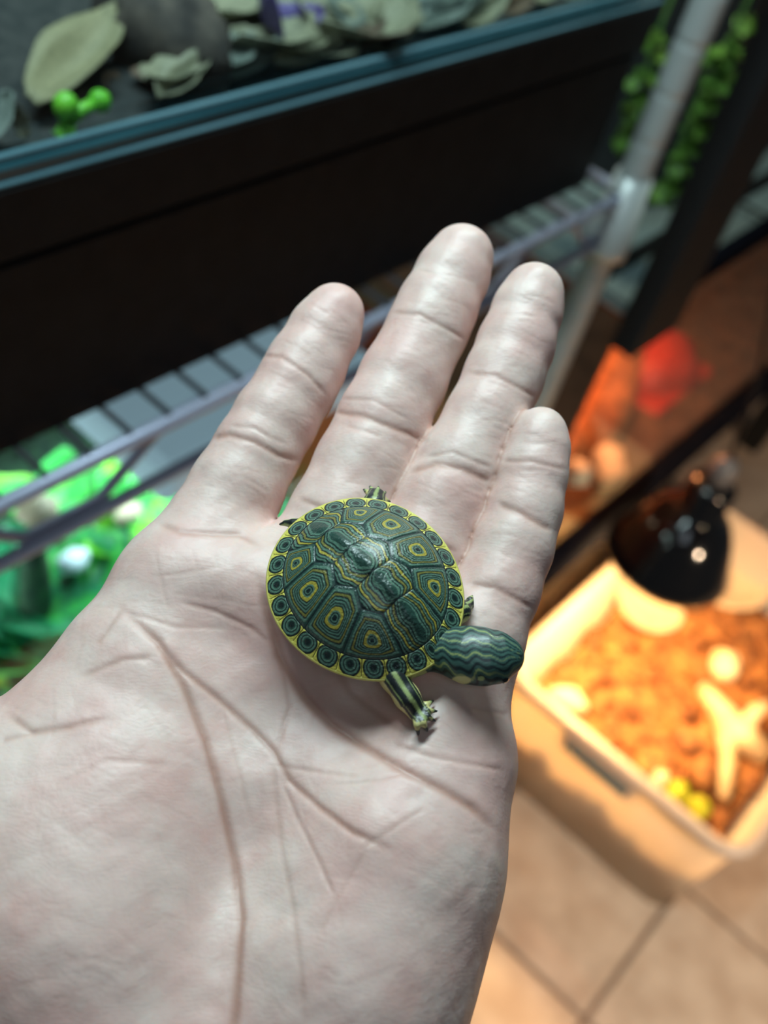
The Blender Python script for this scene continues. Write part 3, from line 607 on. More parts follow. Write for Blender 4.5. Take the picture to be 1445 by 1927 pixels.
def surface_nets(f, lo, h):
    s = f < 0; n = f.shape
    c8 = [s[i:n[0] - 1 + i, j:n[1] - 1 + j, k:n[2] - 1 + k] for i in (0, 1) for j in (0, 1) for k in (0, 1)]
    cnt = sum(x.astype(np.int8) for x in c8); act = (cnt > 0) & (cnt < 8); cells = np.argwhere(act)
    idx = np.full(act.shape, -1, np.int32); idx[act] = np.arange(len(cells), dtype=np.int32)
    acc = np.zeros((len(cells), 3)); num = np.zeros(len(cells))
    i, j, k = cells.T
    for ax in range(3):
        o1, o2 = [a for a in range(3) if a != ax]
        for p in (0, 1):
            for q in (0, 1):
                off = [0, 0, 0]; off[o1] = p; off[o2] = q; of2 = list(off); of2[ax] = 1
                va = f[i + off[0], j + off[1], k + off[2]]; vb = f[i + of2[0], j + of2[1], k + of2[2]]
                x = (va < 0) != (vb < 0); t = np.where(x, va / np.where(x, va - vb, 1), 0)
                pos = np.tile(np.array(off, float), (len(cells), 1)); pos[:, ax] += t
                acc += pos * x[:, None]; num += x
    V = lo + h * (cells + acc / num[:, None]); Q = []
    for ax in range(3):
        o1, o2 = [(1, 2), (2, 0), (0, 1)][ax]
        A = [slice(None)] * 3; B = [slice(None)] * 3; A[ax] = slice(0, n[ax] - 1); B[ax] = slice(1, n[ax])
        for o in (o1, o2): A[o] = slice(1, n[o] - 1); B[o] = slice(1, n[o] - 1)
        sa = s[tuple(A)]; sb = s[tuple(B)]; e = np.argwhere(sa != sb)
        flip = sa[tuple(e.T)]
        e = e.copy(); e[:, o1] += 1; e[:, o2] += 1
        def cell(d1, d2):
            c = e.copy(); c[:, o1] -= d1; c[:, o2] -= d2; return idx[tuple(c.T)]
        q = np.stack([cell(1, 1), cell(0, 1), cell(0, 0), cell(1, 0)], 1)
        q[~flip] = q[~flip][:, ::-1]; Q.append(q)
    return V, np.vstack(Q)
def normals(V, Q):
    N = np.zeros_like(V); fn = np.cross(V[Q[:, 2]] - V[Q[:, 0]], V[Q[:, 3]] - V[Q[:, 1]])
    for k in range(4):
        for a in range(3): N[:, a] += np.bincount(Q[:, k], fn[:, a], len(V))
    return N / (np.linalg.norm(N, axis=1, keepdims=True) + 1e-12)
def relax(V, Q, it=2, lam=.5):
    for _ in range(it):
        A = np.zeros_like(V); C = np.zeros(len(V))
        for k in range(4):
            a, b = Q[:, k], Q[:, (k + 1) % 4]
            for c in range(3): A[:, c] += np.bincount(a, V[b, c], len(V)) + np.bincount(b, V[a, c], len(V))
            C += np.bincount(a, minlength=len(V)) + np.bincount(b, minlength=len(V))
        V = V + lam * (A / C[:, None] - V)
    return V
def subdivide(V, Q):
    E = np.vstack([np.sort(np.stack([Q[:, k], Q[:, (k + 1) % 4]], 1), 1) for k in range(4)])
    key = E[:, 0].astype(np.int64) * len(V) + E[:, 1]; u, inv = np.unique(key, return_inverse=True)
    em = (V[u // len(V)] + V[u % len(V)]) / 2; fm = V[Q].mean(1); nv, ne, nq = len(V), len(u), len(Q)
    e = [nv + inv[k * nq:(k + 1) * nq] for k in range(4)]; c = nv + ne + np.arange(nq)
    Q2 = np.vstack([np.stack([Q[:, k], e[k], c, e[k - 1]], 1) for k in range(4)])
    return np.vstack([V, em, fm]), Q2
def poly_dist(P2, pts):
    d = np.full(len(P2), 1e9); s = np.zeros(len(P2)); pts = np.array(pts, float); n = len(pts) - 1
    for k in range(n):
        a, b = pts[k], pts[k + 1]; ab = b - a; t = np.clip(((P2 - a) @ ab) / (ab @ ab), 0, 1)
        q = np.linalg.norm(P2 - a - t[:, None] * ab, axis=1); m_ = q < d; d[m_] = q[m_]; s[m_] = (k + t[m_]) / n
    return d, s
def set_attr(me, name, vals):
    a = me.attributes.new(name, 'FLOAT', 'POINT'); a.data.foreach_set('value', np.ascontiguousarray(vals, dtype=np.float32))
def set_col(me, name, vals):
    a = me.color_attributes.new(name, 'FLOAT_COLOR', 'POINT'); c = np.ones((len(vals), 4), np.float32); c[:, :3] = vals; a.data.foreach_set('color', c.ravel())

# ------------------------------------------------------------------ the hand
def jt(px, py, rpx, off=0.0):
    """joint: its skin surface lies `off` mm above the palm plane at this pixel, radius in pixels"""
    r = rpx * 0.2 / FPX * 1e3
    for _ in range(3):
        p = hf(px, py, off - r); r = rpx * hf_depth(p) / FPX * 1e3
    return p, r
g = Grid((-128, -205, -44), (50, 112, 22), 0.72)
palm = g.new()
def chain(f, pts, k, sq=1.0):
    J = [jt(*p) for p in pts]
    for (a, ra), (b, rb) in zip(J[:-1], J[1:]): cone(g, f, a, b, ra, rb, k, sq)
# metacarpals
chain(palm, [(345, 1112, 108, 0), (240, 1250, 116, 0), (130, 1392, 120, -1)], 6)
chain(palm, [(345, 1112, 106, 0), (330, 1500, 130, -4), (330, 2000, 200, -6)], 8)
chain(palm, [(520, 1130, 106, -.5), (480, 1500, 130, -5), (420, 2000, 210, -7)], 8)
chain(palm, [(690, 1170, 104, -.5), (620, 1500, 130, -4), (520, 2000, 215, -7)], 8)
chain(palm, [(842, 1225, 106, 0), (815, 1420, 128, 0), (760, 1560, 150, 1)], 6)
chain(palm, [(345, 1112, 104, 0), (520, 1130, 104, 0), (690, 1170, 104, 0), (842, 1225, 104, 0)], 7)
# hypothenar and thenar
chain(palm, [(808, 1450, 132, 0), (735, 1640, 186, 2.5), (650, 1830, 220, 2.5), (540, 2150, 270, -2)], 10)
chain(palm, [(300, 1330, 120, -.5), (225, 1520, 190, 3), (160, 1720, 250, 5), (240, 2100, 290, 0)], 12)
chain(palm, [(130, 1392, 108, -2), (20, 1540, 170, 1), (150, 1750, 240, 3)], 10)
# thumb, leaving the frame on the left
chain(palm, [(60, 1590, 205, 3), (-130, 1520, 168, 2), (-330, 1395, 128, 0), (-450, 1310, 118, -1), (-600, 1190, 108, -3), (-690, 1120, 80, -4)], 8)
# wrist and forearm
chain(palm, [(400, 2000, 260, -8), (400, 2500, 300, -14), (400, 3100, 330, -18)], 14)
chain(palm, [(300, 2100, 260, -8), (300, 2500, 290, -14), (310, 3100, 320, -18)], 14)
chain(palm, [(560, 2100, 240, -8), (540, 2500, 270, -14), (520, 3100, 300, -18)], 14)
fingers = []
FG = [
    [(629, 590, 57, 3), (612, 622, 67, 2.8), (575, 690, 74, 2.4), (556, 728, 75, 2.1), (518, 790, 79, 1.8), (484, 848, 81, 1.4), (445, 920, 88, .9), (405, 1000, 97, .3), (350, 1105, 104, -.5)],
    [(868, 483, 61, 3), (852, 516, 69, 2.8), (822, 580, 75, 2.4), (805, 618, 76, 2.1), (758, 714, 82, 1.7), (722, 790, 86, 1.3), (682, 880, 91, .8), (640, 975, 97, .1), (560, 1110, 98, -1)],
    [(1004, 551, 57, 3), (993, 582, 65, 2.8), (970, 650, 72, 2.4), (948, 708, 74, 2.0), (912, 790, 76, 1.6), (866, 880, 82, 1.1), (832, 950, 89, .7), (792, 1040, 95, .1), (720, 1150, 96, -1)],
    [(1017, 815, 50, 3.2), (1014, 842, 57, 3), (1003, 890, 64, 2.6), (988, 960, 69, 2.1), (965, 1030, 75, 1.6), (936, 1110, 79, 1.1), (902, 1190, 84, .6), (860, 1270, 92, 0)],
]
for fp in FG:
    f = g.new(); chain(f, fp, 1.6); fingers.append(f)
fall = smin(fingers[0], smin(smin(fingers[1], fingers[2], 1.6), fingers[3], 1.6), .4)
field = smin(palm, fall, 5.0)
HV, HQ = surface_nets(field, g.lo, g.h); del field
HV = relax(HV, HQ, 2, .45); HV, HQ = subdivide(HV, HQ); HV = relax(HV, HQ, 2, .4)
HN = normals(HV, HQ); px2, dep = to_px(HV)
view = -(ORG * 1e3 + HV[:, :1] * EX + HV[:, 1:2] * EY + HV[:, 2:3] * EZ)
Ncam = HN[:, :1] * EX + HN[:, 1:2] * EY + HN[:, 2:3] * EZ
def sample(f, V):
    x = (V - g.lo) / g.h; i = np.clip(np.floor(x).astype(int), 0, g.n - 2); w_ = x - i; r = 0
    for a in (0, 1):
        for b in (0, 1):
            for c in (0, 1):
                r = r + f[i[:, 0] + a, i[:, 1] + b, i[:, 2] + c] * (w_[:, 0] if a else 1 - w_[:, 0]) * (w_[:, 1] if b else 1 - w_[:, 1]) * (w_[:, 2] if c else 1 - w_[:, 2])
    return r
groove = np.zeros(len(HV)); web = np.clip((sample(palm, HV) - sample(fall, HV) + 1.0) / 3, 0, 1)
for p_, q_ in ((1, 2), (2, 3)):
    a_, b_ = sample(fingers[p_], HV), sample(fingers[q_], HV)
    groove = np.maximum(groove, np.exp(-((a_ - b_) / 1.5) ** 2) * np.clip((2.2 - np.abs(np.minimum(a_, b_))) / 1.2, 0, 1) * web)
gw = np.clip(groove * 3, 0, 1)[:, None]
for _ in range(12): HV = HV * (1 - gw) + relax(HV, HQ, 1, .6) * gw
HN = normals(HV, HQ); Ncam = HN[:, :1] * EX + HN[:, 1:2] * EY + HN[:, 2:3] * EZ
del palm, fall, fingers
face = np.clip((Ncam * view).sum(1) / np.linalg.norm(view, axis=1) * 3, 0, 1)
# creases: pixels, depth mm, half-width mm, flank bulge
CR = [
    ([(228, 1149), (298, 1208), (346, 1291), (388, 1394), (415, 1498), (443, 1623), (453, 1727), (443, 1900), (425, 2050)], 1.0, 1.1),
    ([(298, 1208), (346, 1263), (415, 1318), (478, 1374), (516, 1415), (545, 1470), (602, 1519), (664, 1567), (740, 1602)], .8, .9),
    ([(484, 1083), (505, 1160), (526, 1235), (574, 1311), (623, 1360), (692, 1408), (761, 1450), (830, 1484), (886, 1519), (935, 1566)], 1.1, 1.2),
    ([(516, 1415), (519, 1500), (530, 1600), (548, 1700), (566, 1830), (572, 1930)], .28, .8),
    ([(526, 1457), (560, 1540), (600, 1620), (630, 1690)], .35, .6),
    ([(520, 1440), (600, 1455), (680, 1462)], .3, .6), ([(620, 1478), (700, 1470), (760, 1455)], .25, .5),
    ([(340, 1133), (410, 1152), (470, 1180), (512, 1212)], .4, .7), ([(285, 1085), (340, 1080), (420, 1068)], .14, .5),
    ([(290, 1030), (300, 1080), (318, 1150)], .14, .5), ([(362, 1032), (372, 1075)], .14, .4), ([(405, 1045), (412, 1072)], .12, .4),
    ([(15, 1345), (60, 1378), (110, 1372), (200, 1352)], .55, .9), ([(150, 1275), (230, 1242), (285, 1238)], .4, .8), ([(180, 1215), (228, 1149)], .4, .7), ([(0, 1395), (70, 1375)], .4, .7),
    ([(296, 985), (340, 1002), (400, 1006), (450, 1008), (488, 1030)], .55, .9),
    ([(478, 668), (530, 672), (580, 705), (612, 742)], .45, .7), ([(395, 826), (430, 818), (480, 832), (525, 858), (566, 866)], .7, .9), ([(430, 800), (480, 806), (540, 838)], .3, .6),
    ([(736, 588), (790, 592), (840, 618), (878, 640)], .45, .7), ([(625, 775), (680, 782), (740, 805), (806, 832)], .7, .9), ([(640, 750), (700, 752), (770, 790)], .3, .6), ([(650, 800), (720, 822)], .3, .6),
    ([(880, 702), (930, 706), (970, 726), (1012, 750)], .45, .7), ([(768, 890), (820, 872), (870, 882), (925, 908)], .7, .9), ([(800, 860), (850, 850), (925, 880)], .3, .6),
    ([(945, 868), (1000, 868), (1066, 884)], .4, .7), ([(935, 948), (985, 968), (1040, 1000)], .7, .9), ([(880, 1098), (930, 1105), (1005, 1146)], .55, .8),
    ([(560, 938), (620, 960), (700, 985)], .5, .8), ([(745, 985), (800, 1010), (860, 1040)], .5, .8),
    ([(740, 1400), (800, 1420), (900, 1440), (946, 1450)], .35, .7), ([(100, 1480), (200, 1430), (330, 1440)], .2, .8), ([(880, 1330), (930, 1340), (955, 1345)], .3, .6),
    ([(600, 1210), (660, 1300), (760, 1380)], .4, 1.0), ([(228, 1149), (330, 1180), (420, 1182)], .25, .6), ([(530, 1240), (545, 1330), (520, 1410)], .35, .7),
    ([(690, 1600), (640, 1680), (600, 1760)], .2, .6), ([(800, 1520), (740, 1560), (680, 1600)], .25, .6), ([(420, 1330), (445, 1430), (470, 1540)], .25, .6),
]
fl_ = random.Random(21)
for fp in FG:                                                    # short cross lines on the fingers
    for k in range(len(fp) - 2):
        for q in range(9):
            t = fl_.random(); x = fp[k][0] + (fp[k + 1][0] - fp[k][0]) * t; y = fp[k][1] + (fp[k + 1][1] - fp[k][1]) * t
            ax = np.array([fp[k + 1][0] - fp[k][0], fp[k + 1][1] - fp[k][1]], float); ax /= np.linalg.norm(ax); pr = np.array([-ax[1], ax[0]])
            c0 = fl_.uniform(-.6, .6) * fp[k][2]; L_ = fl_.uniform(10, 34); sl = fl_.uniform(-.25, .25)
            p0 = np.array([x, y]) + pr * c0
            CR.append(([tuple(p0 - pr * L_ - ax * L_ * sl), tuple(p0), tuple(p0 + pr * L_ + ax * L_ * (sl + .1))], fl_.uniform(.04, .11), .45))
for k in range(170):                                             # and over the palm
    x = fl_.uniform(60, 920); y = fl_.uniform(1050, 1900); a = fl_.choice([.3, .5, 1.1, 1.4, 1.7, -.2]) + fl_.uniform(-.25, .25); L_ = fl_.uniform(18, 70)
    CR.append(([(x - L_ * math.cos(a), y - L_ * math.sin(a)), (x + fl_.uniform(-6, 6), y + fl_.uniform(-6, 6)), (x + L_ * math.cos(a), y + L_ * math.sin(a))], fl_.uniform(.02, .09), .5))
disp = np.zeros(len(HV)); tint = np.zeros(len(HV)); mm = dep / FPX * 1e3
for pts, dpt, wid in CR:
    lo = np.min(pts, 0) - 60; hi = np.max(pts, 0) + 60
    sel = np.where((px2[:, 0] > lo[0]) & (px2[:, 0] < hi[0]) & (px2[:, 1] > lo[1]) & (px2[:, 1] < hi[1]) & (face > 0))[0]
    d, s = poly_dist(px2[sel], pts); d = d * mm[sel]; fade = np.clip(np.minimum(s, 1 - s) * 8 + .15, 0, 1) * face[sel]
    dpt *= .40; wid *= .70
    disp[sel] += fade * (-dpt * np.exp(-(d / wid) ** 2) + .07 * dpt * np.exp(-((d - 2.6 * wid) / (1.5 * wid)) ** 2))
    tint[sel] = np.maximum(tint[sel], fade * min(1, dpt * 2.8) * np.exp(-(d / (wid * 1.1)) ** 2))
# soft pads: the palm's mounts, its hollow, finger pulps
for (x, y, r_, a) in ((420, 1080, 70, .8), (600, 1230, 80, -.8), (720, 1300, 110, -1.0), (470, 1480, 55, .5), (700, 1550, 70, .8), (830, 1600, 80, .5), (520, 1700, 50, -.8), (480, 1250, 60, .5), (600, 1440, 50, .5), (860, 1400, 50, -.6)):
    d = np.hypot(px2[:, 0] - x, px2[:, 1] - y); disp += face * a * np.exp(-(d / r_) ** 2)
rs = np.random.RandomState(4)
for _ in range(60):
    k = rs.normal(0, 1, 3) * .7; disp += .008 * np.sin(HV @ k + rs.uniform(0, 6.28)) * face
tint = np.maximum(tint, groove ** 1.5)  # dark contact shade painted where neighbouring fingers touch
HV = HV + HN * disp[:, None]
pink = np.zeros(len(HV))
for (x, y, r_, a) in ((660, 560, 60, .5), (905, 500, 60, .4), (1040, 620, 60, .8), (1050, 850, 60, .5), (640, 690, 50, .6), (200, 1620, 160, .4), (360, 1050, 90, .35), (560, 1330, 120, .35), (880, 1440, 90, .7), (700, 1780, 120, .3), (150, 1380, 70, .6), (520, 1180, 80, .5)):
    pink += a * np.exp(-(np.hypot(px2[:, 0] - x, px2[:, 1] - y) / r_) ** 2)
HN = normals(HV, HQ)
hand_me = mesh_np('hand', to_world(HV), HQ)
set_attr(hand_me, 'crease_and_shade', tint); set_attr(hand_me, 'pink', np.clip(pink, 0, 1))
def skin_mat():
    m = bpy.data.materials.new('skin'); m.use_nodes = True; nt = m.node_tree; b = nt.nodes['Principled BSDF']; L = nt.links.new
    tc = nt.nodes.new('ShaderNodeTexCoord')
    n = nt.nodes.new('ShaderNodeTexNoise'); n.inputs['Scale'].default_value = 75; n.inputs['Detail'].default_value = 6; n.inputs['Roughness'].default_value = .62; L(tc.outputs['Object'], n.inputs['Vector'])
    r = nt.nodes.new('ShaderNodeValToRGB'); e = r.color_ramp.elements; e[0].position = .36; e[0].color = (.60, .385, .345, 1); e[1].position = .62; e[1].color = (.64, .49, .44, 1); L(n.outputs['Fac'], r.inputs['Fac'])
    def mixc(fac, a, c):
        x = nt.nodes.new('ShaderNodeMix'); x.data_type = 'RGBA'; L(fac, x.inputs[0]); L(a, x.inputs[6]); x.inputs[7].default_value = c; return x.outputs[2]
    def attr(nm, mul):
        a = nt.nodes.new('ShaderNodeAttribute'); a.attribute_name = nm; q = nt.nodes.new('ShaderNodeMath'); q.operation = 'MULTIPLY'; q.inputs[1].default_value = mul; L(a.outputs['Fac'], q.inputs[0]); return q.outputs[0]
    c = mixc(attr('pink', .6), r.outputs['Color'], (.66, .40, .37, 1)); c = mixc(attr('crease_and_shade', .72), c, (.36, .17, .12, 1))
    L(c, b.inputs['Base Color'])
    b.inputs['Roughness'].default_value = .46; b.inputs['Specular IOR Level'].default_value = .45
    b.inputs['Subsurface Weight'].default_value = .35; b.inputs['Subsurface Radius'].default_value = (1.0, .32, .18); b.inputs['Subsurface Scale'].default_value = .0014
    wv = nt.nodes.new('ShaderNodeTexWave'); wv.inputs['Scale'].default_value = 420; wv.inputs['Distortion'].default_value = 22; wv.inputs['Detail'].default_value = 2; wv.inputs['Detail Scale'].default_value = .35; wv.bands_direction = 'DIAGONAL'; L(tc.outputs['Object'], wv.inputs['Vector'])
    vo = nt.nodes.new('ShaderNodeTexVoronoi'); vo.feature = 'DISTANCE_TO_EDGE'; vo.inputs['Scale'].default_value = 620; L(tc.outputs['Object'], vo.inputs['Vector'])
    n3 = nt.nodes.new('ShaderNodeTexNoise'); n3.inputs['Scale'].default_value = 330; n3.inputs['Detail'].default_value = 4; L(tc.outputs['Object'], n3.inputs['Vector'])
    hN = None
    for src, st, ds in ((wv.outputs['Fac'], .05, .00010), (vo.outputs['Distance'], .10, .0004), (n3.outputs['Fac'], .20, .0006)):
        bp = nt.nodes.new('ShaderNodeBump'); bp.inputs['Strength'].default_value = st; bp.inputs['Distance'].default_value = ds; L(src, bp.inputs['Height'])
        if hN: L(hN, bp.inputs['Normal'])
        hN = bp.outputs['Normal']
    L(hN, b.inputs['Normal'])
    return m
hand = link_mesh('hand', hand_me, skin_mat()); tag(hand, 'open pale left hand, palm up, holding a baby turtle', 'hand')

# ------------------------------------------------------------------ the turtle
tp = hf(690, 1104, 6.8)
fa = hf(560, 976, 6.0); fb_ = hf(828, 1250, 6.0); fwd = (fb_ - fa); fwd[2] = 0; fwd /= np.linalg.norm(fwd)
upv = np.array([-.06, .12, 1.0]); upv -= fwd * (upv @ fwd); upv /= np.linalg.norm(upv); lft = np.cross(upv, fwd)
TA, TB = 18.9, 17.2
def t2h(u, v, z): return tp + np.outer(u, fwd) + np.outer(v, lft) + np.outer(z, upv)
RM = .83
def shell_h(U, V):
    r = np.hypot(U, V); ri = np.minimum(r / .84, 1)
    h_ = np.where(r > .84, 2.3 * (1.0 - r) / .16, 2.3 + 7.2 * (1 - ri ** 2.0))
    v = V * TB; u = U * TA; seg = (u + 15.0) % 6.4 / 6.4
    keel = 1.0 * np.exp(-(v / 1.25) ** 2) * (.78 + .22 * np.cos((seg - .35) * 2 * math.pi)) * np.clip((.80 - np.abs(U)) * 4, 0, 1)
    return h_ + keel
def shell_pt(U, V, dz=0.0):
    wd_ = 1 - .05 * U
    return t2h(U * TA, V * TB * wd_, shell_h(U, V) + dz)
turtle = empty('baby_turtle', to_world(tp[None])[0].tolist(), 'baby turtle with ringed green and yellow shell resting on the palm', 'turtle')

def ring_mat(name, stops, warp, wscale, rough=.3):
    m = bpy.data.materials.new(name); m.use_nodes = True; nt = m.node_tree; b = nt.nodes['Principled BSDF']; L = nt.links.new
    a = nt.nodes.new('ShaderNodeAttribute'); a.attribute_name = 'ring'; tc = nt.nodes.new('ShaderNodeTexCoord')
    n = nt.nodes.new('ShaderNodeTexNoise'); n.inputs['Scale'].default_value = wscale; n.inputs['Detail'].default_value = 3; L(tc.outputs['Object'], n.inputs['Vector'])
    q = nt.nodes.new('ShaderNodeMath'); q.operation = 'MULTIPLY_ADD'; q.inputs[1].default_value = warp; L(n.outputs['Fac'], q.inputs[0])
    q0 = nt.nodes.new('ShaderNodeMath'); q0.operation = 'SUBTRACT'; q0.inputs[1].default_value = warp / 2; L(a.outputs['Fac'], q0.inputs[0]); L(q0.outputs[0], q.inputs[2])
    r = nt.nodes.new('ShaderNodeValToRGB'); cr = r.color_ramp; cr.interpolation = 'LINEAR'
    while len(cr.elements) > 1: cr.elements.remove(cr.elements[-1])
    cr.elements[0].position = stops[0][0]; cr.elements[0].color = stops[0][1]
    for p, c in stops[1:]: e = cr.elements.new(p); e.color = c
    L(q.outputs[0], r.inputs['Fac']); L(r.outputs['Color'], b.inputs['Base Color'])
    n2 = nt.nodes.new('ShaderNodeTexNoise'); n2.inputs['Scale'].default_value = 1900; n2.inputs['Detail'].default_value = 2; L(tc.outputs['Object'], n2.inputs['Vector'])
    bp = nt.nodes.new('ShaderNodeBump'); bp.inputs['Strength'].default_value = .55; bp.inputs['Distance'].default_value = .0004; L(n2.outputs['Fac'], bp.inputs['Height']); L(bp.outputs['Normal'], b.inputs['Normal'])
    b.inputs['Roughness'].default_value = rough; b.inputs['Coat Weight'].default_value = .25; b.inputs['Coat Roughness'].default_value = .25
    return m
DK = (.008, .018, .018, 1); DG = (.022, .058, .046, 1); GR = (.085, .170, .125, 1); YE = (.36, .30, .045, 1); YB = (.62, .56, .10, 1); OC = (.17, .16, .04, 1)
def bands(seq):
    out = []; x = 0
    for wdt, c in seq: out += [(x + min(.012, wdt * .25), c), (x + wdt - min(.012, wdt * .25), c)]; x += wdt
    return [s for s in out if s[0] <= 1.0][:31]
M['pleural'] = ring_mat('pleural_scute', bands([(.11, DK), (.05, GR), (.05, DK), (.06, GR), (.12, YE), (.045, DK), (.05, GR), (.04, DK), (.055, GR), (.04, DK), (.06, GR), (.04, DK), (.07, OC), (.04, DK), (.08, GR), (.05, DG)]), .07, 420)
M['vertebral'] = ring_mat('vertebral_scute', bands([(.16, DG), (.07, GR), (.04, DK), (.06, GR), (.05, DK), (.07, OC), (.04, DK), (.07, GR), (.045, DK), (.07, YE), (.05, DK), (.07, GR), (.05, DK), (.06, GR), (.05, DK)]), .22, 300)
M['marginal'] = ring_mat('marginal_scute', bands([(.20, DK), (.08, DG), (.11, GR), (.07, DK), (.12, GR), (.12, DK), (.30, YB)]), .09, 600)
M['shell_base'] = mat('shell_seam', (.010, .022, .024, 1), rough=.4)
M['shell_rim'] = mat('shell_rim', (.50, .45, .10, 1), (.60, .54, .14, 1), 300, .35)

# carapace base: dark dome under the scutes with a yellow underside rim
nr, na = 40, 120
TH = np.linspace(0, 2 * math.pi, na, endpoint=False); RR = np.linspace(0.001, .985, nr)
Ug = np.outer(RR, np.cos(TH)).ravel(); Vg = np.outer(RR, np.sin(TH)).ravel()
Vt = shell_pt(Ug, Vg, -.16); Vb = t2h(Ug * TA * .99, Vg * TB * .99 * (1 - .05 * Ug), np.full(len(Ug), -1.0) + .6 * (Ug ** 2 + Vg ** 2))
ii = np.arange(nr * na).reshape(nr, na); jj = np.roll(ii, -1, 1)
Fq = np.stack([ii[:-1], ii[1:], jj[1:], jj[:-1]], -1).reshape(-1, 4); nn = nr * na
Sq = np.stack([ii[-1], ii[-1] + nn, jj[-1] + nn, jj[-1]], -1)
me = mesh_np('carapace', to_world(np.vstack([Vt, Vb])), np.vstack([Fq, Fq[:, ::-1] + nn, Sq]))
car = link_mesh('carapace', me, M['shell_base'], turtle)
prof = []
for rr_, zz in ((.972, .25), (.995, .10), (1.005, -.15), (.997, -.5), (.96, -.75)):
    prof.append(t2h(np.cos(TH) * rr_ * TA, np.sin(TH) * rr_ * TB * (1 - .05 * np.cos(TH)), np.full(na, zz)))
k5 = len(prof); ii = np.arange(k5 * na).reshape(k5, na); jj = np.roll(ii, -1, 1)
Fq = np.stack([ii, np.roll(ii, -1, 0), np.roll(jj, -1, 0), jj], -1).reshape(-1, 4)
link_mesh('shell_edge', mesh_np('shell_edge', to_world(np.vstack(prof)), Fq), M['shell_rim'], turtle)

def resample(pts, n):
    pts = np.array(pts, float); q = np.vstack([pts, pts[:1]]); L = np.r_[0, np.cumsum(np.linalg.norm(np.diff(q, axis=0), axis=1))]
    t = np.linspace(0, L[-1], n, endpoint=False); return np.stack([np.interp(t, L, q[:, k]) for k in (0, 1)], 1)
def scute(name, poly, c, m, parent, n=56, nr_=22, rnd_=1.0, gap=.006, lift=.13, longi=0.0):
    b = resample(poly, n); c = np.array(c, float); V = []; ring = []
    mean = np.linalg.norm(b - c, axis=1); dirs = (b - c) / mean[:, None]; mr = mean.min() * .5 + mean.mean() * .5
    for k in range(nr_ + 1):
        rho = max(.001, k / nr_); rad = mean * rho
        rad = rad * (1 - gap / mean * rho)                                   # small seam gap
        mixk = rnd_ * (1 - rho) ; rad = rad * (1 - mixk) + np.minimum(mr * rho, mean * rho) * mixk
        V.append(c + dirs * rad[:, None]); ring.append(np.full(n, rho))
    V = np.vstack(V); ring = np.concatenate(ring)
    dz = -lift * np.clip((ring - .90) / .10, 0, 1) ** 2
    top = shell_pt(V[:, 0], V[:, 1], 0.0) + np.outer(dz, upv)
    ii = np.arange((nr_ + 1) * n).reshape(nr_ + 1, n); jj = np.roll(ii, -1, 1)
    Fq = np.stack([ii[:-1], ii[1:], jj[1:], jj[:-1]], -1).reshape(-1, 4)
    if name == 'marginal_scute':
        th0 = math.atan2(c[1], c[0]); dth = (np.arctan2(V[:, 1], V[:, 0]) - th0 + math.pi) % (2 * math.pi) - math.pi
        dr = np.hypot(V[:, 0], V[:, 1]) - .890; dr = np.where(dr > 0, dr / .108, dr / .078)
        ring = np.clip(.70 * np.hypot(dth / (.5 * max(np.abs(dth).max() * 1.9, .01)), dr), 0, 1)
    if longi:
        lat = np.abs(V[:, 1]) / np.abs(b[:, 1]).max(); ring = np.clip(lat * .8 + .2 * ring ** 3 + .03 * np.sin(V[:, 0] * 31), 0, 1)
    me = mesh_np(name, to_world(top), Fq); set_attr(me, 'ring', ring)
    return link_mesh(name, me, m, parent)
def arc(a0, a1, r=RM, n=10): return [(r * math.cos(math.radians(a0 + (a1 - a0) * k / n)), r * math.sin(math.radians(a0 + (a1 - a0) * k / n))) for k in range(n + 1)]
S12, S23, S34, S45 = (.42, .22), (.09, .24), (-.24, .23), (-.56, .17); A2, A3, A4 = (.26, .34), (-.07, .36), (-.39, .32)
V1c, V5c = arc(20, 20)[0], arc(153, 153)[0]
fm = lambda p: (p[0], -p[1])
for poly, c in (([V1c, S12, fm(S12), fm(V1c)] + arc(-20, 20)[1:-1], (.62, 0)), ([S12, A2, S23, fm(S23), fm(A2), fm(S12)], (.26, 0)), ([S23, A3, S34, fm(S34), fm(A3), fm(S23)], (-.07, 0)),
                ([S34, A4, S45, fm(S45), fm(A4), fm(S34)], (-.39, 0)), ([S45] + arc(153, 207) + [fm(S45)], (-.66, 0))):
    scute('vertebral_scute', poly, c, M['vertebral'], car, longi=1.0)
for sgn in (1, -1):
    for poly in ([S12] + [V1c] + arc(20, 62)[1:] + [A2], [A2] + arc(62, 92) + [A3, S23], [A3] + arc(92, 123) + [A4, S34], [A4] + arc(123, 153) + [S45]):
        pp = np.array(resample(poly, 80)); c = pp.mean(0) * 1.03; c[1] *= sgn
        scute('pleural_scute', [(x, y * sgn) for x, y in poly], c, M['pleural'], car)
step = (180 - 5) / 12
angs = [(-5, 5)] + [(5 + step * k, 5 + step * (k + 1)) for k in range(12)] + [(-5 - step * (k + 1), -5 - step * k) for k in range(12)]
for a0, a1 in angs:
    am = math.radians((a0 + a1) / 2); poly = arc(a0, a1, RM + .002, 6) + arc(a1, a0, .998, 6); c = (.878 * math.cos(am), .878 * math.sin(am))
    scute('marginal_scute', poly, c, M['marginal'], car, 44, 14, 1.0, .004, .08)

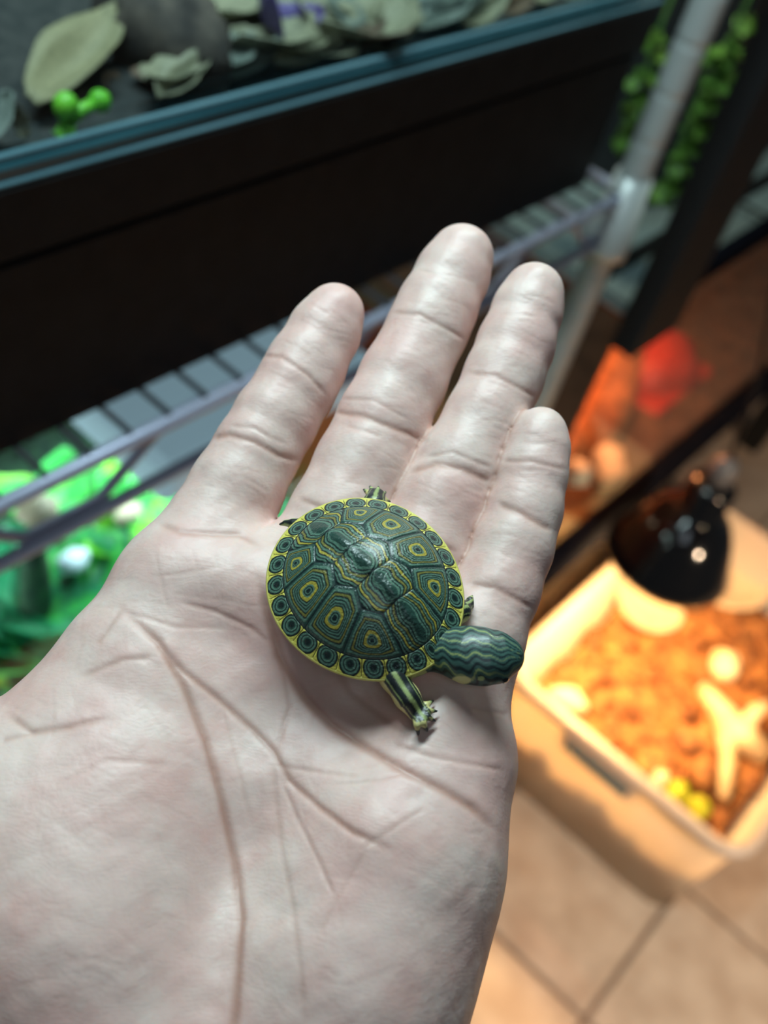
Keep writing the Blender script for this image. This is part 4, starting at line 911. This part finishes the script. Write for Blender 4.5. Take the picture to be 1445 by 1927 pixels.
# body: head, neck, limbs, tail and plastron in one surface
g2 = Grid((-26, -51, -1.5), (34, 14, 16), 0.24)
bf = g2.new()
fr_ = np.where(face > .3)[0]; frp = to_px(HV[fr_])[0]
def surf(px, py):
    d = np.hypot(frp[:, 0] - px, frp[:, 1] - py); k = np.argsort(d)[:12]
    return float(HV[fr_[k], 2].mean()) if d[k[0]] < 12 else 0.0
for q in ((692, 1112), (790, 1345), (880, 1140), (708, 936), (530, 1142), (600, 1200), (760, 1180), (640, 1000)): print('SURF', q, round(surf(*q), 2))
def TJ(px, py, hgt, rpx):
    if hgt > 50: hgt = surf(px, py) + hgt - 100
    p = hf(px, py, hgt); return p, rpx * hf_depth(p) / FPX * 1e3
def tchain(pts, k, sq=1.0):
    J = [TJ(*p) for p in pts]
    for (a, ra), (b, rb) in zip(J[:-1], J[1:]): cone(g2, bf, a, b, ra, rb, k, sq)
    return np.array([j[0] for j in J]), np.array([j[1] for j in J])
bc = tp - upv * 2.4
for (du, rr_) in ((9, (10, 10, 3.0)), (0, (14.3, 14.3, 3.2)), (-7, (11, 11, 3.0))): ellip(g2, bf, bc + fwd * du, rr_, 2.5)
parts = {}
parts['head'] = tchain([(765, 1195, 2.6, 32), (812, 1218, 3.4, 36), (846, 1226, 5.2, 41), (880, 1232, 6.4, 52), (914, 1236, 6.6, 51), (941, 1236, 6.4, 42), (957, 1235, 6.0, 25)], 1.6, .86)
cone(g2, bf, TJ(955, 1233, 6.6, 1)[0], TJ(971, 1234, 6.0, 1)[0], 2.0, .9, .8)                 # snout
for (x, y, h_) in ((938, 1268, 6.8), (938, 1206, 7.0)): ellip(g2, bf, hf(x, y, h_), (1.9, 1.5, 1.5), .8)  # brows
parts['leg_fr'] = tchain([(715, 1232, 5.0, 30), (742, 1276, 5.4, 25), (766, 1312, 5.0, 23), (785, 1340, 102.0, 19)], 1.2)
parts['leg_fl'] = tchain([(838, 1165, 4.5, 26), (866, 1152, 4.4, 18), (880, 1140, 101.6, 12)], 1.2)
parts['leg_rl'] = tchain([(690, 985, 4.0, 28), (703, 952, 3.4, 22), (708, 936, 2.6, 18)], 1.2)
parts['leg_rr'] = tchain([(585, 1140, 4.0, 28), (545, 1142, 3.4, 20), (530, 1142, 101.5, 15)], 1.2)
parts['tail'] = tchain([(570, 990, 4.0, 18), (552, 986, 3.8, 9), (538, 984, 3.4, 4.5), (526, 987, 3.0, 2.6)], .8)
toes = {'leg_fr': ((782, 1338), [(787, 1383), (805, 1376), (819, 1357), (822, 1338), (815, 1319)], 102.8), 'leg_fl': ((878, 1140), [(889, 1121), (890, 1130), (888, 1141)], 101.8),
        'leg_rl': ((708, 938), [(684, 921), (696, 915), (712, 916), (726, 926), (734, 944)], 2.4), 'leg_rr': ((532, 1142), [(510, 1124), (511, 1138), (517, 1153)], 101.6)}
toe_pts = []; tips = []
for nm, (b_, ts, hgt) in toes.items():
    for t_ in ts:
        m_ = (b_[0] * .42 + t_[0] * .58, b_[1] * .42 + t_[1] * .58)
        a_, _ = TJ(*b_, hgt, 1); c_, _ = TJ(*m_, hgt, 1); e_, _ = TJ(*t_, hgt - (1.6 if nm == 'leg_fr' else 1.0), 1)
        cone(g2, bf, a_, c_, .85, .68, .15); cone(g2, bf, c_, e_, .68, .24, .1); toe_pts.append((a_, e_)); tips.append(e_)
TV, TQ = surface_nets(bf, g2.lo, g2.h); TV = relax(TV, TQ, 2, .4); TN = normals(TV, TQ)
# markings, by body region
C_DK = np.array([.008, .020, .022]); C_GR = np.array([.045, .105, .088]); C_YL = np.array([.33, .40, .15]); C_CR = np.array([.55, .50, .20]); C_BL = np.array([.010, .014, .016])
colr = np.tile(C_CR * .8, (len(TV), 1)); best = np.full(len(TV), 1e9)
def sstep(x, a, b): t = np.clip((x - a) / (b - a), 0, 1); return t * t * (3 - 2 * t)
def mix(a, b, t): return a * (1 - t[:, None]) + b * t[:, None]
for nm, (pts, rad) in parts.items():
    for k in range(len(pts) - 1):
        a, b = pts[k], pts[k + 1]; ab = b - a; L_ = np.linalg.norm(ab); dr = ab / L_
        t = np.clip(((TV - a) @ dr) / L_, 0, 1); off = TV - a - np.outer(t * L_, dr); dd = np.linalg.norm(off, axis=1); rr_ = rad[k] + t * (rad[k + 1] - rad[k])
        if nm == 'head' and k > 0:                                  # one straight axis for the head's stripes
            dr = pts[-1] - pts[1]; dr = dr / np.linalg.norm(dr); o2 = TV - pts[1]; off = o2 - np.outer(o2 @ dr, dr); off[:, 2] -= .8
        m_ = (dd - rr_ < best) & (dd < rr_ + 1.4)
        side = np.cross([0, 0, 1.], dr); side /= np.linalg.norm(side); sv = (off @ side) / rr_; zv = off[:, 2] / rr_
        if nm == 'head':
            phi = np.arctan2(sv, zv + .15); s_ = np.clip(((TV - pts[1]) @ (pts[-1] - pts[1])) / ((pts[-1] - pts[1]) @ (pts[-1] - pts[1])), -.2, 1.1) * 5 + 1
            w_ = phi * 1.9 + .25 * np.sin(phi * 3.1 + .6) + .16 * np.sin(s_ * 2.6 + 1.7 * phi) + .10 * np.sin(s_ * 6 + phi * 4); fr = np.abs((w_ / 1.0) % 1 - .5) * 2
            c_ = mix(C_GR, C_DK, sstep(fr, .15, .35)); c_ = mix(c_, C_GR * .9, sstep(fr, .55, .62)); c_ = mix(c_, C_YL * .75, sstep(fr, .84, .92) * (1 - sstep(s_, 5.0, 5.6) * .6))
            low = sstep(np.abs(phi) + .45 * (phi < 0), 2.15, 2.35); c_ = mix(c_, C_CR * 1.15, low)
        elif nm == 'tail': c_ = mix(C_BL, C_YL, sstep(np.abs(sv), .6, .9))
        else:
            q = np.abs(sv); c_ = mix(C_YL * .8, C_BL, sstep(q, .14, .22)); c_ = mix(c_, C_YL * .7, sstep(q, .66, .70)); c_ = mix(c_, C_BL, sstep(q, .74, .78)); c_ = mix(c_, C_CR, sstep(q, .92, .96))
            c_ = mix(c_, C_CR * .9, sstep(-zv, .35, .55))
        c_ = np.broadcast_to(c_, colr.shape); colr[m_] = c_[m_]; best[m_] = (dd - rr_)[m_]
tbest = np.full(len(TV), .95)
for a, e in toe_pts:
    ab = e - a; L_ = np.linalg.norm(ab); dr = ab / L_; t = ((TV - a) @ dr) / L_; off = TV - a - np.outer(np.clip(t, 0, 1) * L_, dr); dd = np.linalg.norm(off, axis=1)
    m_ = (dd < tbest) & (t > .22) & (t < 1.2); side = np.cross([0, 0, 1.], dr); sv = np.abs(off @ side); tbest[m_] = dd[m_]
    c_ = mix(C_YL, C_BL, sstep(sv, .22, .38)); c_ = mix(c_, C_BL, sstep(t, .80, .86)); colr[m_] = c_[m_]
# yellow cheek blotch and jaw lines on the side of the head that faces the palm
hp = to_px(TV)[0]
for (x, y, rx, ry, c_) in ((868, 1280, 20, 9, C_CR * 1.2), (905, 1277, 7, 5, C_YL)):
    q = np.hypot((hp[:, 0] - x) / rx, (hp[:, 1] - y) / ry); m_ = (TV[:, 2] > 3.0) & (TN[:, 2] > -.35); t = (1 - sstep(q, .8, 1.0)) * m_; colr = mix(colr, c_, t)
body_me = mesh_np('body', to_world(TV), TQ); set_col(body_me, 'mark', colr)
def body_mat():
    m = bpy.data.materials.new('turtle_skin'); m.use_nodes = True; nt = m.node_tree; b = nt.nodes['Principled BSDF']; L = nt.links.new
    a = nt.nodes.new('ShaderNodeAttribute'); a.attribute_name = 'mark'; tc = nt.nodes.new('ShaderNodeTexCoord')
    n = nt.nodes.new('ShaderNodeTexNoise'); n.inputs['Scale'].default_value = 900; n.inputs['Detail'].default_value = 3; L(tc.outputs['Object'], n.inputs['Vector'])
    h_ = nt.nodes.new('ShaderNodeMix'); h_.data_type = 'RGBA'; h_.blend_type = 'MULTIPLY'; h_.inputs[0].default_value = .5; L(a.outputs['Color'], h_.inputs[6]); L(n.outputs['Color'], h_.inputs[7])
    g_ = nt.nodes.new('ShaderNodeHueSaturation'); g_.inputs['Value'].default_value = 1.3; L(h_.outputs[2], g_.inputs['Color']); L(a.outputs['Color'], b.inputs['Base Color'])
    bp = nt.nodes.new('ShaderNodeBump'); bp.inputs['Strength'].default_value = .3; bp.inputs['Distance'].default_value = .0003; L(n.outputs['Fac'], bp.inputs['Height']); L(bp.outputs['Normal'], b.inputs['Normal'])
    b.inputs['Roughness'].default_value = .42; b.inputs['Coat Weight'].default_value = .08
    return m
body = link_mesh('body', body_me, body_mat(), turtle)
M['eye'] = mat('turtle_eye', (.004, .004, .004, 1), rough=.06, coat=1.0); M['iris'] = mat('turtle_iris', (.30, .30, .08, 1), rough=.2)
for (x, y, h_) in ((947, 1275, 6.9), (948, 1202, 7.0)):
    p = to_world(hf(x, y, h_)[None])[0]
    MB().blob(p, (.00105, .00105, .00105), 1, 0, 16, 12).build('eye', M['eye'], turtle, True)
